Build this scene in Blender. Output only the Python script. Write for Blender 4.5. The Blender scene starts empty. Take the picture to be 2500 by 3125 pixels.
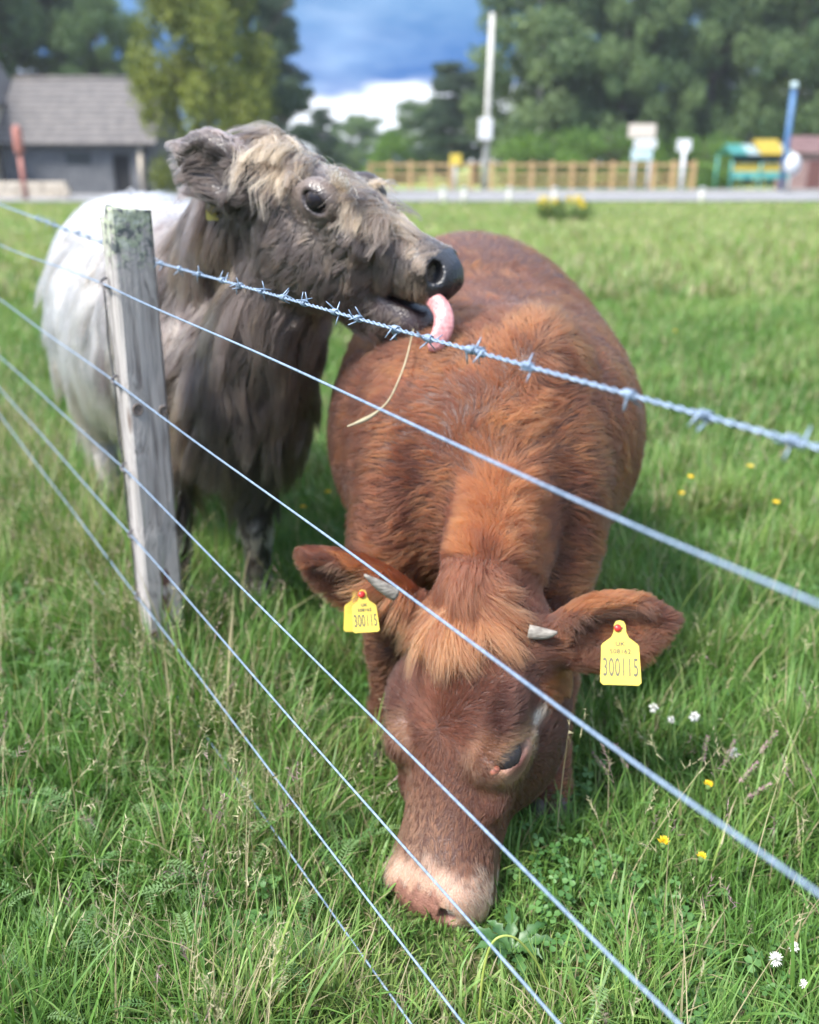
import bpy, bmesh, math, random
import numpy as np
from mathutils import Vector, Matrix, Quaternion, kdtree
import time as _time
_T0 = _time.time()

# ---------------------------------------------------------------- camera, sky, sun, exposure
scene = bpy.context.scene
C = scene.collection
CAM_H = 1.30
PITCH = math.atan(1082 / 2900)
cam_d = bpy.data.cameras.new('camera')
cam = bpy.data.objects.new('camera', cam_d)
C.objects.link(cam)
cam.location = (0, 0, CAM_H)
cam.rotation_euler = (math.pi / 2 - PITCH, 0, 0)
cam_d.sensor_fit = 'HORIZONTAL'
cam_d.sensor_width = 36.0
cam_d.lens = 36.0 * 2900 / 2500
cam_d.clip_start = 0.05
cam_d.clip_end = 3000
cam_d.dof.use_dof = True
cam_d.dof.focus_distance = 1.48
cam_d.dof.aperture_fstop = 2.9
scene.camera = cam

SUN_EL, SUN_AZ = 54.0, -128.0          # degrees; azimuth from +Y towards +X (negative = to the left)
world = bpy.data.worlds.new('World')
scene.world = world
world.use_nodes = True
wn, wl = world.node_tree.nodes, world.node_tree.links
bg = wn['Background']
bg.inputs['Strength'].default_value = 0.14
sky = wn.new('ShaderNodeTexSky')
sky.sky_type = 'NISHITA'
sky.sun_disc = False
sky.sun_elevation = math.radians(SUN_EL)
sky.sun_rotation = math.radians(SUN_AZ)
sky.altitude = 50
sky.air_density = 1.0
sky.dust_density = 0.6
sky.ozone_density = 1.6
# blue-grey shower cloud all round the lower sky, white cumulus along the horizon, broken cloud above
tc = wn.new('ShaderNodeTexCoord')
sep = wn.new('ShaderNodeSeparateXYZ'); wl.new(tc.outputs['Generated'], sep.inputs[0])
def wmath(op, a, b=None, cl=False):
    n = wn.new('ShaderNodeMath'); n.operation = op; n.use_clamp = cl
    for i, v in enumerate((a, b)):
        if v is None: continue
        if isinstance(v, (int, float)): n.inputs[i].default_value = v
        else: wl.new(v, n.inputs[i])
    return n.outputs[0]
def wrange(v, a, b, c=0.0, d=1.0):
    n = wn.new('ShaderNodeMapRange'); n.interpolation_type = 'SMOOTHSTEP'
    for i, x in zip(('From Min', 'From Max', 'To Min', 'To Max'), (a, b, c, d)): n.inputs[i].default_value = x
    wl.new(v, n.inputs['Value']); return n.outputs[0]
def wmix(f, a, b):
    n = wn.new('ShaderNodeMixRGB'); wl.new(f, n.inputs['Fac'])
    for k, v in (('Color1', a), ('Color2', b)):
        if isinstance(v, tuple): n.inputs[k].default_value = (*v, 1)
        else: wl.new(v, n.inputs[k])
    return n.outputs['Color']
zz = wmath('MAXIMUM', sep.outputs['Z'], 0.0)
den = wmath('ADD', zz, 0.22)
cmb = wn.new('ShaderNodeCombineXYZ'); wl.new(wmath('DIVIDE', sep.outputs['X'], den), cmb.inputs[0]); wl.new(wmath('DIVIDE', sep.outputs['Y'], den), cmb.inputs[1])
def wnoise(vec, sc, det=6, ro=0.55):
    n = wn.new('ShaderNodeTexNoise'); n.inputs['Scale'].default_value = sc; n.inputs['Detail'].default_value = det; n.inputs['Roughness'].default_value = ro
    wl.new(vec, n.inputs['Vector']); return n.outputs['Fac']
deck = wmath('ADD', wrange(sep.outputs['Z'], 0.48, 0.16), wmath('MULTIPLY', wmath('SUBTRACT', wnoise(cmb.outputs[0], 0.9), 0.5), 1.1), True)
shade = wnoise(cmb.outputs[0], 2.3, 5)
slate = wmix(wrange(shade, 0.34, 0.66), (0.14, 0.50, 1.15), (0.42, 0.84, 1.50))
slate = wmix(wrange(sep.outputs['Z'], 0.14, 0.075), slate, (0.05, 0.36, 1.12))
mp_ = wn.new('ShaderNodeMapping'); mp_.inputs['Scale'].default_value = (5.0, 5.0, 17.0); mp_.inputs['Location'].default_value = (0.35, 0.1, 0.0); wl.new(tc.outputs['Generated'], mp_.inputs[0])
cum = wmath('MULTIPLY', wrange(wnoise(mp_.outputs[0], 1.0, 6, .5), 0.44, 0.54), wrange(sep.outputs['Z'], 0.085, 0.06))
broken = wrange(wnoise(cmb.outputs[0], 1.3, 7), 0.40, 0.62)
upper = wmix(broken, sky.outputs['Color'], (4.2, 4.5, 5.0))
skyc = wmix(deck, upper, slate)
skyc = wmix(cum, skyc, (2.7, 2.85, 3.1))
wl.new(skyc, bg.inputs['Color'])

sun_d = bpy.data.lights.new('sun', 'SUN')
sun = bpy.data.objects.new('sun', sun_d)
C.objects.link(sun)
sun_d.energy = 2.6
sun_d.angle = math.radians(14)
sun_d.color = (1.0, 0.95, 0.87)
_az, _el = math.radians(SUN_AZ), math.radians(SUN_EL)
sdir = Vector((math.sin(_az) * math.cos(_el), math.cos(_az) * math.cos(_el), math.sin(_el)))
sun.rotation_euler = sdir.to_track_quat('Z', 'Y').to_euler()
sun.location = (-6, 2, 12)

vs = scene.view_settings
vs.view_transform = 'Standard'
vs.look = 'None'
vs.exposure = 2.05
vs.gamma = 1.0
vs.use_curve_mapping = False
scene.render.engine = 'CYCLES'
cy = scene.cycles
cy.max_bounces = 8
cy.diffuse_bounces = 3
cy.glossy_bounces = 3
cy.transmission_bounces = 6
cy.transparent_max_bounces = 8
cy.caustics_reflective = cy.caustics_refractive = False
cy.sample_clamp_indirect = 6
cy.use_denoising = True
cy.denoiser = 'OPENIMAGEDENOISE'
try: cy.denoising_prefilter = 'ACCURATE'
except Exception: pass

rng = np.random.default_rng(7)
random.seed(7)

# ---------------------------------------------------------------- small helpers
def tag(o, label=None, cat=None, group=None, kind=None):
    if label: o['label'] = label
    if cat: o['category'] = cat
    if group: o['group'] = group
    if kind: o['kind'] = kind
    return o
def empty(name, loc=(0, 0, 0), rz=0.0):
    o = bpy.data.objects.new(name, None); C.objects.link(o)
    o.location = loc; o.rotation_euler = (0, 0, rz); o.empty_display_size = 0.1
    return o
def link(name, me, mat=None, parent=None, smooth=False):
    if mat is not None: me.materials.append(mat)
    o = bpy.data.objects.new(name, me); C.objects.link(o)
    if parent is not None: o.parent = parent
    if smooth:
        me.polygons.foreach_set('use_smooth', np.ones(len(me.polygons), bool)); me.update()
    return o
def mesh_np(name, V, F, cols=None, colname='col'):
    """V (n,3); F (m,3) or (m,4) int array, or a list of them"""
    me = bpy.data.meshes.new(name)
    Fs = F if isinstance(F, list) else [F]
    Fs = [np.asarray(f, np.int32) for f in Fs if len(f)]
    V = np.asarray(V, np.float32)
    nl = sum(f.size for f in Fs); nf = sum(len(f) for f in Fs)
    me.vertices.add(len(V)); me.vertices.foreach_set('co', V.ravel())
    me.loops.add(nl); me.polygons.add(nf)
    me.loops.foreach_set('vertex_index', np.concatenate([f.ravel() for f in Fs]))
    tot = np.concatenate([np.full(len(f), f.shape[1], np.int32) for f in Fs])
    st = np.concatenate([[0], np.cumsum(tot)[:-1]]).astype(np.int32)
    me.polygons.foreach_set('loop_start', st)
    me.polygons.foreach_set('loop_total', tot)
    me.update(calc_edges=True)
    if cols is not None:
        a = me.attributes.new(colname, 'FLOAT_COLOR', 'POINT')
        cc = np.ones((len(V), 4), np.float32); cc[:, :3] = cols
        a.data.foreach_set('color', cc.ravel())
    return me
def bm_mesh(name, bm):
    me = bpy.data.meshes.new(name); bm.to_mesh(me); bm.free(); return me
def bm_box(bm, x0, x1, y0, y1, z0, z1, M=None, bev=0.0):
    vs_ = [bm.verts.new((x, y, z)) for z in (z0, z1) for y in (y0, y1) for x in (x0, x1)]
    if M is not None:
        for v in vs_: v.co = M @ v.co
    fs = []
    for q in ((0, 2, 3, 1), (4, 5, 7, 6), (0, 1, 5, 4), (2, 6, 7, 3), (0, 4, 6, 2), (1, 3, 7, 5)):
        fs.append(bm.faces.new([vs_[i] for i in q]))
    if bev > 0:
        es = list({e for fc in fs for e in fc.edges})
        bmesh.ops.bevel(bm, geom=es, offset=bev, segments=1, affect='EDGES')
def box_obj(name, x0, x1, y0, y1, z0, z1, mat, parent=None, bev=0.0, M=None):
    bm = bmesh.new(); bm_box(bm, x0, x1, y0, y1, z0, z1, M, bev)
    return link(name, bm_mesh(name, bm), mat, parent)
def tube_np(P, R, ns=8, cap=True, closed=False):
    """tube along points P (n,3) with radii R; returns V, [quads, tris]"""
    P = np.asarray(P, float); n = len(P); R = np.broadcast_to(np.asarray(R, float), (n,))
    T = np.gradient(P, axis=0); T /= np.linalg.norm(T, axis=1)[:, None] + 1e-12
    ref = np.array([0, 0, 1.]) if abs(T[0, 2]) < 0.9 else np.array([1., 0, 0])
    A = np.empty_like(P); a = ref - T[0] * (ref @ T[0])
    for i in range(n):
        a = a - T[i] * (a @ T[i]); a /= np.linalg.norm(a) + 1e-12; A[i] = a
    B = np.cross(T, A)
    th = np.linspace(0, 2 * np.pi, ns, endpoint=False)
    V = (P[:, None] + R[:, None, None] * (A[:, None] * np.cos(th)[None, :, None] + B[:, None] * np.sin(th)[None, :, None])).reshape(-1, 3)
    i = np.arange(n - 1)[:, None] * ns; j = np.arange(ns)[None]; j2 = (j + 1) % ns
    Q = np.stack([i + j, i + j2, i + ns + j2, i + ns + j], -1).reshape(-1, 4)
    Fs = [Q]
    if cap:
        V = np.vstack([V, P[0], P[-1]]); m = n * ns; j = np.arange(ns)
        Fs.append(np.concatenate([np.stack([(j + 1) % ns, j, np.full(ns, m)], -1),
                                  np.stack([(n - 1) * ns + j, (n - 1) * ns + (j + 1) % ns, np.full(ns, m + 1)], -1)]))
    return V, Fs
def merge_np(parts):
    Vs, Qs, Ts, o = [], [], [], 0
    for V, Fs in parts:
        Vs.append(V)
        for f in Fs:
            (Qs if f.shape[1] == 4 else Ts).append(f + o)
        o += len(V)
    out = []
    if Qs: out.append(np.concatenate(Qs))
    if Ts: out.append(np.concatenate(Ts))
    return np.concatenate(Vs), out
def tube_obj(name, P, R, mat, parent=None, ns=8):
    V, F = tube_np(P, R, ns); return link(name, mesh_np(name, V, F), mat, parent, True)

# ---------------------------------------------------------------- materials
def new_mat(name, base=(0.5, 0.5, 0.5), rough=0.7, metal=0.0, spec=0.5):
    m = bpy.data.materials.new(name); m.use_nodes = True
    b = m.node_tree.nodes['Principled BSDF']
    b.inputs['Base Color'].default_value = (*base, 1); b.inputs['Roughness'].default_value = rough
    b.inputs['Metallic'].default_value = metal; b.inputs['Specular IOR Level'].default_value = spec
    return m
def noise_mat(name, c1, c2, scale=20, rough=0.8, bump=0.0, detail=6, stretch=(1, 1, 1), lo=0.35, hi=0.65, metal=0.0, spec=0.4, c3=None, bdist=0.01):
    """two (or three) colours mixed by object-space noise, with a bump of the same noise"""
    m = new_mat(name, c1, rough, metal, spec); nt = m.node_tree; N, L = nt.nodes, nt.links
    t = N.new('ShaderNodeTexCoord'); mp = N.new('ShaderNodeMapping'); mp.inputs['Scale'].default_value = stretch
    L.new(t.outputs['Object'], mp.inputs[0])
    n = N.new('ShaderNodeTexNoise'); n.inputs['Scale'].default_value = scale; n.inputs['Detail'].default_value = detail
    L.new(mp.outputs[0], n.inputs['Vector'])
    r = N.new('ShaderNodeValToRGB'); e = r.color_ramp.elements
    e[0].position, e[1].position = lo, hi; e[0].color = (*c1, 1); e[1].color = (*c2, 1)
    if c3 is not None:
        x = e.new(min(0.99, hi + 0.12)); x.color = (*c3, 1)
    L.new(n.outputs['Fac'], r.inputs[0]); L.new(r.outputs[0], N['Principled BSDF'].inputs['Base Color'])
    if bump > 0:
        b = N.new('ShaderNodeBump'); b.inputs['Strength'].default_value = bump; b.inputs['Distance'].default_value = bdist
        L.new(n.outputs['Fac'], b.inputs['Height']); L.new(b.outputs[0], N['Principled BSDF'].inputs['Normal'])
    return m
def attr_mat(name, attr='col', rough=0.6, trans=0.0, spec=0.3, tint=(1, 1, 1)):
    """leaf-like: base colour from a colour attribute, some light let through"""
    m = new_mat(name, (0.1, 0.2, 0.05), rough, 0, spec); nt = m.node_tree; N, L = nt.nodes, nt.links
    a = N.new('ShaderNodeAttribute'); a.attribute_name = attr
    b = N['Principled BSDF']; L.new(a.outputs['Color'], b.inputs['Base Color'])
    if trans > 0:
        t = N.new('ShaderNodeBsdfTranslucent'); mx = N.new('ShaderNodeMixShader'); mx.inputs[0].default_value = trans
        g = N.new('ShaderNodeMixRGB'); g.blend_type = 'MULTIPLY'; g.inputs['Fac'].default_value = 1
        g.inputs['Color2'].default_value = (*tint, 1); L.new(a.outputs['Color'], g.inputs['Color1'])
        L.new(g.outputs[0], t.inputs['Color'])
        L.new(b.outputs[0], mx.inputs[1]); L.new(t.outputs[0], mx.inputs[2])
        L.new(mx.outputs[0], N['Material Output'].inputs['Surface'])
    return m

# smooth vector noise: sums of sines, cheap for any number of points
_nk = rng.normal(size=(3, 6, 3)); _nk /= np.linalg.norm(_nk, axis=2)[..., None]
_np = rng.uniform(0, 6.28, (3, 6)); _ns = rng.uniform(0.6, 1.7, (3, 6))
def vnoise(P, wl):
    """P (n,3) -> (n,3) noise around [-1,1] with wavelength about wl metres"""
    out = np.empty(P.shape)
    k = 2 * np.pi / wl
    for a in range(3):
        v = 0
        for b in range(6): v = v + np.sin(P @ (_nk[a, b] * k * _ns[a, b]) + _np[a, b])
        out[:, a] = v / 2.6
    return out
def snoise(P, wl, o=0):
    k = 2 * np.pi / wl; v = 0
    for b in range(6): v = v + np.sin(P @ (_nk[o % 3, b] * k * _ns[o % 3, b]) + _np[o % 3, b] + o)
    return v / 2.6
def unit(v):
    v = np.asarray(v, float); return v / (np.linalg.norm(v, axis=-1, keepdims=True) + 1e-12)
# ---------------------------------------------------------------- ground, road
def at_px(px, py, y):        # the point at forward distance y in the direction of a place measured in the photograph
    fpx = 2900.0; u_ = px - 1250; v_ = py - 1562.5; c_, s_ = math.cos(PITCH), math.sin(PITCH)
    r = np.array([u_, fpx * c_ - v_ * s_, -(fpx * s_ + v_ * c_)]); return np.array([0, 0, CAM_H]) + r * y / r[1]
def gz(x, y):                # height of the ground
    x = np.asarray(x, float); y = np.asarray(y, float); r = np.clip((np.hypot(x, y) - 4) / 6, 0, 1)
    return -0.0075 * np.clip(y - 6, 0, 60) + r * (0.05 * np.sin(x * .35 + 1) * np.sin(y * .27) + 0.03 * np.sin(x * .9 + y * .6)) * np.clip((34 - y) / 8, 0, 1) \
        + 0.010 * np.sin(x * 5.1 + 1.3 * np.sin(y * 2.2)) * np.sin(y * 4.3) * np.clip((10 - y) / 6, 0, 1)
gx = np.concatenate([np.linspace(-205, -14, 26)[:-1], np.linspace(-14, 14, 141), np.linspace(14, 205, 26)[1:]])
gy = np.concatenate([np.linspace(-40, -1, 8)[:-1], np.linspace(-1, 12, 105), np.linspace(12, 70, 80)[1:], np.linspace(70, 305, 24)[1:]])
GX, GY = np.meshgrid(gx, gy, indexing='ij')
GV = np.stack([GX, GY, gz(GX, GY)], -1).reshape(-1, 3)
i = np.arange(len(gx) - 1)[:, None] * len(gy); j = np.arange(len(gy) - 1)[None]
GQ = np.stack([i + j, i + len(gy) + j, i + len(gy) + j + 1, i + j + 1], -1).reshape(-1, 4)
m_ground = new_mat('meadow_soil', (.06, .07, .03), 0.95, 0, 0.1)
def build_ground(m):
    N, L = m.node_tree.nodes, m.node_tree.links; b = N['Principled BSDF']; g = N.new('ShaderNodeNewGeometry')
    def noi(sc, det=5):
        n = N.new('ShaderNodeTexNoise'); n.inputs['Scale'].default_value = sc; n.inputs['Detail'].default_value = det; L.new(g.outputs['Position'], n.inputs['Vector']); return n.outputs['Fac']
    def ramp(v, *st):
        r = N.new('ShaderNodeValToRGB'); L.new(v, r.inputs[0]); e = r.color_ramp.elements
        e[0].position, e[0].color = st[0][0], (*st[0][1], 1); e[1].position, e[1].color = st[-1][0], (*st[-1][1], 1)
        for p_, c_ in st[1:-1]: x = e.new(p_); x.color = (*c_, 1)
        return r.outputs[0]
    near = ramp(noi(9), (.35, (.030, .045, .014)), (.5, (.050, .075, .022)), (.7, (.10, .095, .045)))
    far = ramp(noi(.5, 8), (.30, (.11, .18, .045)), (.5, (.19, .245, .07)), (.72, (.31, .32, .12)))  # far ramp paler: dry grass, plus sunlit brightness put into the colour
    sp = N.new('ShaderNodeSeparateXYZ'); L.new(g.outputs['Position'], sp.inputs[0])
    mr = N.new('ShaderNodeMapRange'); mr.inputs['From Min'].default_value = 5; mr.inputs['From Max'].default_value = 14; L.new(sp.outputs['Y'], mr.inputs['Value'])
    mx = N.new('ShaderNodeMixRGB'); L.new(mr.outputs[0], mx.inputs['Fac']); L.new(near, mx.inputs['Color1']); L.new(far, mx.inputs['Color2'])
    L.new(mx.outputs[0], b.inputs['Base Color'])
    bp = N.new('ShaderNodeBump'); bp.inputs['Strength'].default_value = .8; bp.inputs['Distance'].default_value = .05; L.new(noi(6), bp.inputs['Height']); L.new(bp.outputs[0], b.inputs['Normal'])
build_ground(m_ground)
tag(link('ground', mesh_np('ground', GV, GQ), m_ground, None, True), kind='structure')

m_road = noise_mat('road_asphalt', (.15, .15, .155), (.20, .20, .205), 1.2, .9, .3)
rx = np.linspace(-120, 120, 60)
def strip(name, y0, y1, dz, mat):
    V = []
    for x in rx:
        a = 0.035 * x
        for y in (y0 + a, y1 + a): V.append((x, y, float(gz(x, y)) + dz))
    k = np.arange(len(rx) - 1) * 2
    return link(name, mesh_np(name, V, np.stack([k, k + 2, k + 3, k + 1], -1)), mat)
tag(strip('road', 36.0, 46.0, .06, m_road), kind='structure')
m_line = noise_mat('road_paint', (.35, .35, .34), (.42, .42, .41), 3, .8)
for k in range(-14, 15):
    pass
tag(strip('road_edge_line', 45.55, 45.67, .065, m_line), kind='structure')
m_kerb = noise_mat('kerb_stone', (.22, .215, .205), (.29, .285, .27), 2.5, .9, .2)
bm = bmesh.new()
for k in range(len(rx) - 1):
    pts = []
    for x in (rx[k], rx[k + 1]):
        for yy in (46.0, 46.18):
            for z in (-.02, .17): pts.append(bm.verts.new((x, yy + .035 * x, float(gz(x, yy)) + z)))
    a = pts
    for q in ((1, 5, 7, 3), (0, 1, 3, 2) if k == 0 else None, (0, 4, 5, 1), (2, 3, 7, 6)):
        if q: bm.faces.new([a[t_] for t_ in q])
tag(link('kerb', bm_mesh('kerb', bm), m_kerb), kind='structure')
m_pave = noise_mat('pavement', (.20, .195, .19), (.26, .25, .24), 1.5, .9, .2)
tag(strip('pavement', 46.18, 48.6, .17, m_pave), kind='structure')

# ---------------------------------------------------------------- trees
def leaf_cloud(cent, rad, n, size, rgb1, rgb2, droop=0.0, seed=0, flat=1.0):
    """leaf quads spread through blobs; cent (k,3), rad (k,)"""
    r_ = np.random.default_rng(seed); k = r_.choice(len(cent), n, p=(rad**2) / (rad**2).sum())
    d = unit(r_.normal(size=(n, 3))); rr = r_.random(n) ** .45
    p = cent[k] + d * (rr * rad[k])[:, None] * np.array([1, 1, flat])
    if droop > 0: p[:, 2] -= droop * r_.random(n) ** 1.5 * rad[k]
    nrm = unit(d + r_.normal(size=(n, 3)) * .8 + np.array([0, 0, .5])); a = unit(np.cross(nrm, r_.normal(size=(n, 3))))
    if droop > 0: a = unit(a * .5 + np.array([0, 0, -1.0])); 
    b = unit(np.cross(nrm, a)); s = size * r_.uniform(.6, 1.4, n)
    V = np.stack([p - a * s[:, None] * .5, p + b * s[:, None] * .28, p + a * s[:, None] * .5, p - b * s[:, None] * .28], 1).reshape(-1, 3)
    Q = np.arange(n * 4).reshape(-1, 4)
    t = np.clip(.5 + .5 * np.sin(cent[k, 0] * 2.1 + cent[k, 2] * 1.7 + k) * .7 + r_.normal(size=n) * .25, 0, 1)
    c = np.asarray(rgb1) + (np.asarray(rgb2) - np.asarray(rgb1)) * t[:, None]
    return V, Q, np.repeat(c, 4, 0)
def limb_paths(h, r0, n, spread, seed, lo=.3):
    r_ = random.Random(seed); out = []
    P = [np.array([0, 0, -.3])]
    for k in range(8): P.append(np.array([r_.uniform(-.03, .03) * h * k / 8, r_.uniform(-.03, .03) * h * k / 8, h * (k + 1) / 8.5]))
    P = np.array(P); out.append((P, np.linspace(r0, r0 * .16, len(P))))
    for k in range(n):
        t = lo + (1 - lo) * (k + .5) / n; z0 = t * h * .92; base = np.array([np.interp(z0, P[:, 2], P[:, 0]), np.interp(z0, P[:, 2], P[:, 1]), z0])
        a = k * 2.4 + r_.uniform(-.4, .4); L_ = spread * (1.15 - .75 * t) * r_.uniform(.8, 1.2); s_ = np.linspace(0, 1, 5)[:, None]
        d = np.array([math.cos(a), math.sin(a), r_.uniform(.25, .7)]); out.append((base + d * L_ * s_ + np.array([0, 0, .15 * L_]) * s_**2, np.linspace(r0 * .38 * (1.1 - t), r0 * .05, 5)))
    return out
TREE_MESH = {}
def tree_kind(kind):
    if kind in TREE_MESH: return TREE_MESH[kind]
    r_ = np.random.default_rng(hash(kind) % 1000 if False else sum(map(ord, kind)))
    if kind == 'weeping':
        h, spread, r0 = 10.5, 3.0, .24; n = 80
        z = r_.uniform(.10, 1.0, n) * h; wz = spread * np.sqrt(np.clip(1.05 - (z / h) ** 1.6, 0.05, 1)); a = r_.uniform(0, 6.28, n); q = np.sqrt(r_.random(n)) * wz
        cent = np.stack([q * np.cos(a), q * np.sin(a), z], -1); rad = r_.uniform(.45, .95, n)
        V, Q, c = leaf_cloud(cent, rad, 30000, .20, (.07, .10, .02), (.21, .23, .045), 1.6, 1)
    elif kind == 'pine':
        h, spread, r0 = 15, 2.7, .3; n = 90
        z = r_.uniform(.22, 1.0, n) * h; wz = spread * (1.12 - z / h) + .35; a = r_.uniform(0, 6.28, n); q = (r_.random(n) ** .6) * wz
        cent = np.stack([q * np.cos(a), q * np.sin(a), z], -1); rad = r_.uniform(.5, 1.0, n)
        V, Q, c = leaf_cloud(cent, rad, 20000, .24, (.022, .045, .030), (.060, .092, .055), .3, 2, .55)
    elif kind == 'broad':
        h, spread, r0 = 14, 4.2, .34; n = 120
        z = r_.uniform(.07, 1.0, n) * h; wz = spread * np.sqrt(np.clip(1 - ((z / h - .42) / .62) ** 2, .06, 1)); a = r_.uniform(0, 6.28, n); q = np.sqrt(r_.random(n)) * wz
        cent = np.stack([q * np.cos(a), q * np.sin(a), z], -1); rad = r_.uniform(.6, 1.25, n)
        V, Q, c = leaf_cloud(cent, rad, 30000, .30, (.045, .088, .034), (.115, .170, .065), .5, 3)
    elif kind == 'birch':
        h, spread, r0 = 15.5, 3.6, .22; n = 120
        z = r_.uniform(.06, 1.0, n) * h; wz = spread * np.sqrt(np.clip(1 - ((z / h - .38) / .66) ** 2, .05, 1)); a = r_.uniform(0, 6.28, n); q = np.sqrt(r_.random(n)) * wz
        cent = np.stack([q * np.cos(a), q * np.sin(a), z], -1); rad = r_.uniform(.5, 1.1, n)
        V, Q, c = leaf_cloud(cent, rad, 28000, .28, (.060, .105, .042), (.140, .195, .078), 1.0, 4)
    else:       # bush
        h, spread, r0 = 3.0, 1.7, .10; n = 26
        z = r_.uniform(.15, 1.0, n) * h; wz = spread * np.sqrt(np.clip(1 - ((z / h - .4) / .65) ** 2, .1, 1)); a = r_.uniform(0, 6.28, n); q = np.sqrt(r_.random(n)) * wz
        cent = np.stack([q * np.cos(a), q * np.sin(a), z], -1); rad = r_.uniform(.4, .75, n)
        V, Q, c = leaf_cloud(cent, rad, 6000, .15, (.05, .11, .02), (.12, .21, .035), .3, 5)
    crown = mesh_np('crown', V, Q, c)
    V, F = merge_np([tube_np(P, R, 7) for P, R in limb_paths(h, r0, 16, spread, len(kind))])
    TREE_MESH[kind] = (mesh_np('trunk', V, F), crown); return TREE_MESH[kind]
m_leaf = attr_mat('tree_leaves', 'col', .6, .30, .25, (1.1, 1.2, .6))
m_bark = noise_mat('bark', (.06, .05, .042), (.13, .115, .10), 6, .95, .5, stretch=(1, 1, .25))
m_birch = noise_mat('birch_bark', (.10, .09, .085), (.42, .40, .38), 4, .9, .3, stretch=(1, 1, 2))
def tree(px, y, kind, label, cat='tree', group=None, sc=1.0, sxy=None, name=None, rz=None):
    p = at_px(px, 480, y); z = float(gz(p[0], y)); e = empty(name or {'pine': 'pine_tree', 'birch': 'birch_tree', 'broad': 'broadleaf_tree', 'weeping': 'weeping_tree', 'bush': 'bush'}[kind], (p[0], y, z), random.uniform(0, 6.28) if rz is None else rz)
    e.scale = (sxy or sc, sxy or sc, sc); tag(e, label, cat, group)
    tm, cm = tree_kind(kind)
    if not tm.materials: tm.materials.append(m_birch if kind == 'birch' else m_bark); cm.materials.append(m_leaf)
    for nm, me in (('trunk', tm), ('crown', cm)):
        o = bpy.data.objects.new(nm, me); C.objects.link(o); o.parent = e
    return e
TL_ = 'trees behind the barn'
tree(640, 41, 'weeping', 'yellow-green weeping tree just right of the barn', group=None, sc=1.0)
tree(775, 50, 'pine', 'tall dark conifer right behind the yellow-green weeping tree', sc=1.1, sxy=.95)
tree(862, 62, 'pine', 'dark conifer at the left edge of the sky gap', sc=.72, sxy=.9)
tree(60, 62, 'birch', 'loose blue-green tree above the stone house gable', sc=1.2)
tree(215, 66, 'pine', 'dark tree behind the left half of the barn roof', sc=1.25, sxy=1.5)
tree(330, 60, 'broad', 'green tree behind the right end of the barn roof', sc=.72)
tree(-120, 58, 'broad', 'tree at the far left edge behind the stone house', sc=1.1)
tree(980, 74, 'pine', 'small dark conifer at the bottom left of the sky gap', sc=.34, sxy=.7)
tree(1200, 70, 'bush', 'rounded bright green bush below the white cloud', cat='bush', sc=1.05, sxy=1.3)
tree(1310, 88, 'broad', 'low pale tree behind the bright green bush', sc=.46, sxy=.85)
tree(1095, 110, 'broad', 'distant faint tree under the white cloud', sc=.42, sxy=.9)
tree(1380, 68, 'pine', 'dark brownish conifer left of the tall pole', sc=.50, sxy=1.1)
tree(1455, 72, 'pine', 'dark conifer directly behind the tall pole', sc=.50, sxy=1.0)
tree(1640, 66, 'birch', 'first tall tree right of the pole, drooping crown', sc=.90, sxy=1.25)
tree(1760, 76, 'birch', 'tall tree in the row, second right of the pole', sc=1.08, sxy=1.25)
tree(1890, 66, 'broad', 'broad tree in the row behind the beige sign', sc=1.0, sxy=1.05)
tree(2030, 78, 'birch', 'tall tree in the row right of the beige sign', sc=1.15, sxy=1.3)
tree(2150, 68, 'broad', 'dense tree in the row left of the striped stall', sc=1.12, sxy=1.0)
tree(2290, 76, 'birch', 'tall tree in the row behind the striped stall', sc=1.12, sxy=1.3)
tree(2410, 66, 'broad', 'dense tree in the row behind the blue pole', sc=1.05, sxy=1.05)
tree(2540, 72, 'birch', 'last tree in the row at the right edge', sc=1.1, sxy=1.3)
tree(2680, 66, 'broad', 'tree of the row beyond the right edge', sc=1.1, sxy=1.1)
tree(1690, 60, 'bush', 'low dark hedge bush behind the orange rail fence, nearest the pole', cat='bush', sc=1.0, sxy=1.9)
tree(1850, 60, 'bush', 'low hedge bush behind the orange rail fence, middle one', cat='bush', sc=1.0, sxy=1.9)
tree(2150, 58, 'bush', 'low hedge bush between small white sign and striped stall', cat='bush', sc=.9, sxy=1.5)

# ---------------------------------------------------------------- barn and stone house
m_board = noise_mat('grey_boards', (.075, .08, .09), (.15, .155, .165), 8, .9, .4, stretch=(3, 3, .4))
m_roof = noise_mat('roof_slates', (.080, .075, .076), (.125, .115, .112), 3, .85, .3)
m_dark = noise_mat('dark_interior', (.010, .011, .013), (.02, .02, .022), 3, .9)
m_ren = noise_mat('cream_render', (.52, .46, .38), (.62, .56, .47), 2.5, .9, .2)
m_stone = noise_mat('pale_stone', (.36, .31, .25), (.52, .46, .38), 3, .9, .4)
m_glassd = noise_mat('dark_window', (.02, .024, .03), (.035, .04, .05), 3, .2)
BY = 45.0
def bpx(px, py, y=BY): return at_px(px, py, y)
bl, br = bpx(20, 590)[0], bpx(476, 590)[0]; bz0 = float(gz(-14, BY)) - .05; eav = bpx(300, 432)[2]; ridge = bpx(300, 240, BY + 3.2)[2]
barn = empty('barn', ((bl + br) / 2, BY, bz0)); tag(barn, 'low grey boarded barn with a plain pitched slate roof at left', 'barn')
ox, oz = (bl + br) / 2, bz0; hw = (br - bl) / 2; eh = eav - oz; rh = ridge - oz
d0, d1 = bpx(292, 0)[0] - ox, bpx(346, 0)[0] - ox; w0, w1 = bpx(140, 0)[0] - ox, bpx(222, 0)[0] - ox
dt = bpx(300, 470)[2] - oz; wt, wb = bpx(150, 463)[2] - oz, bpx(150, 502)[2] - oz
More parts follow.
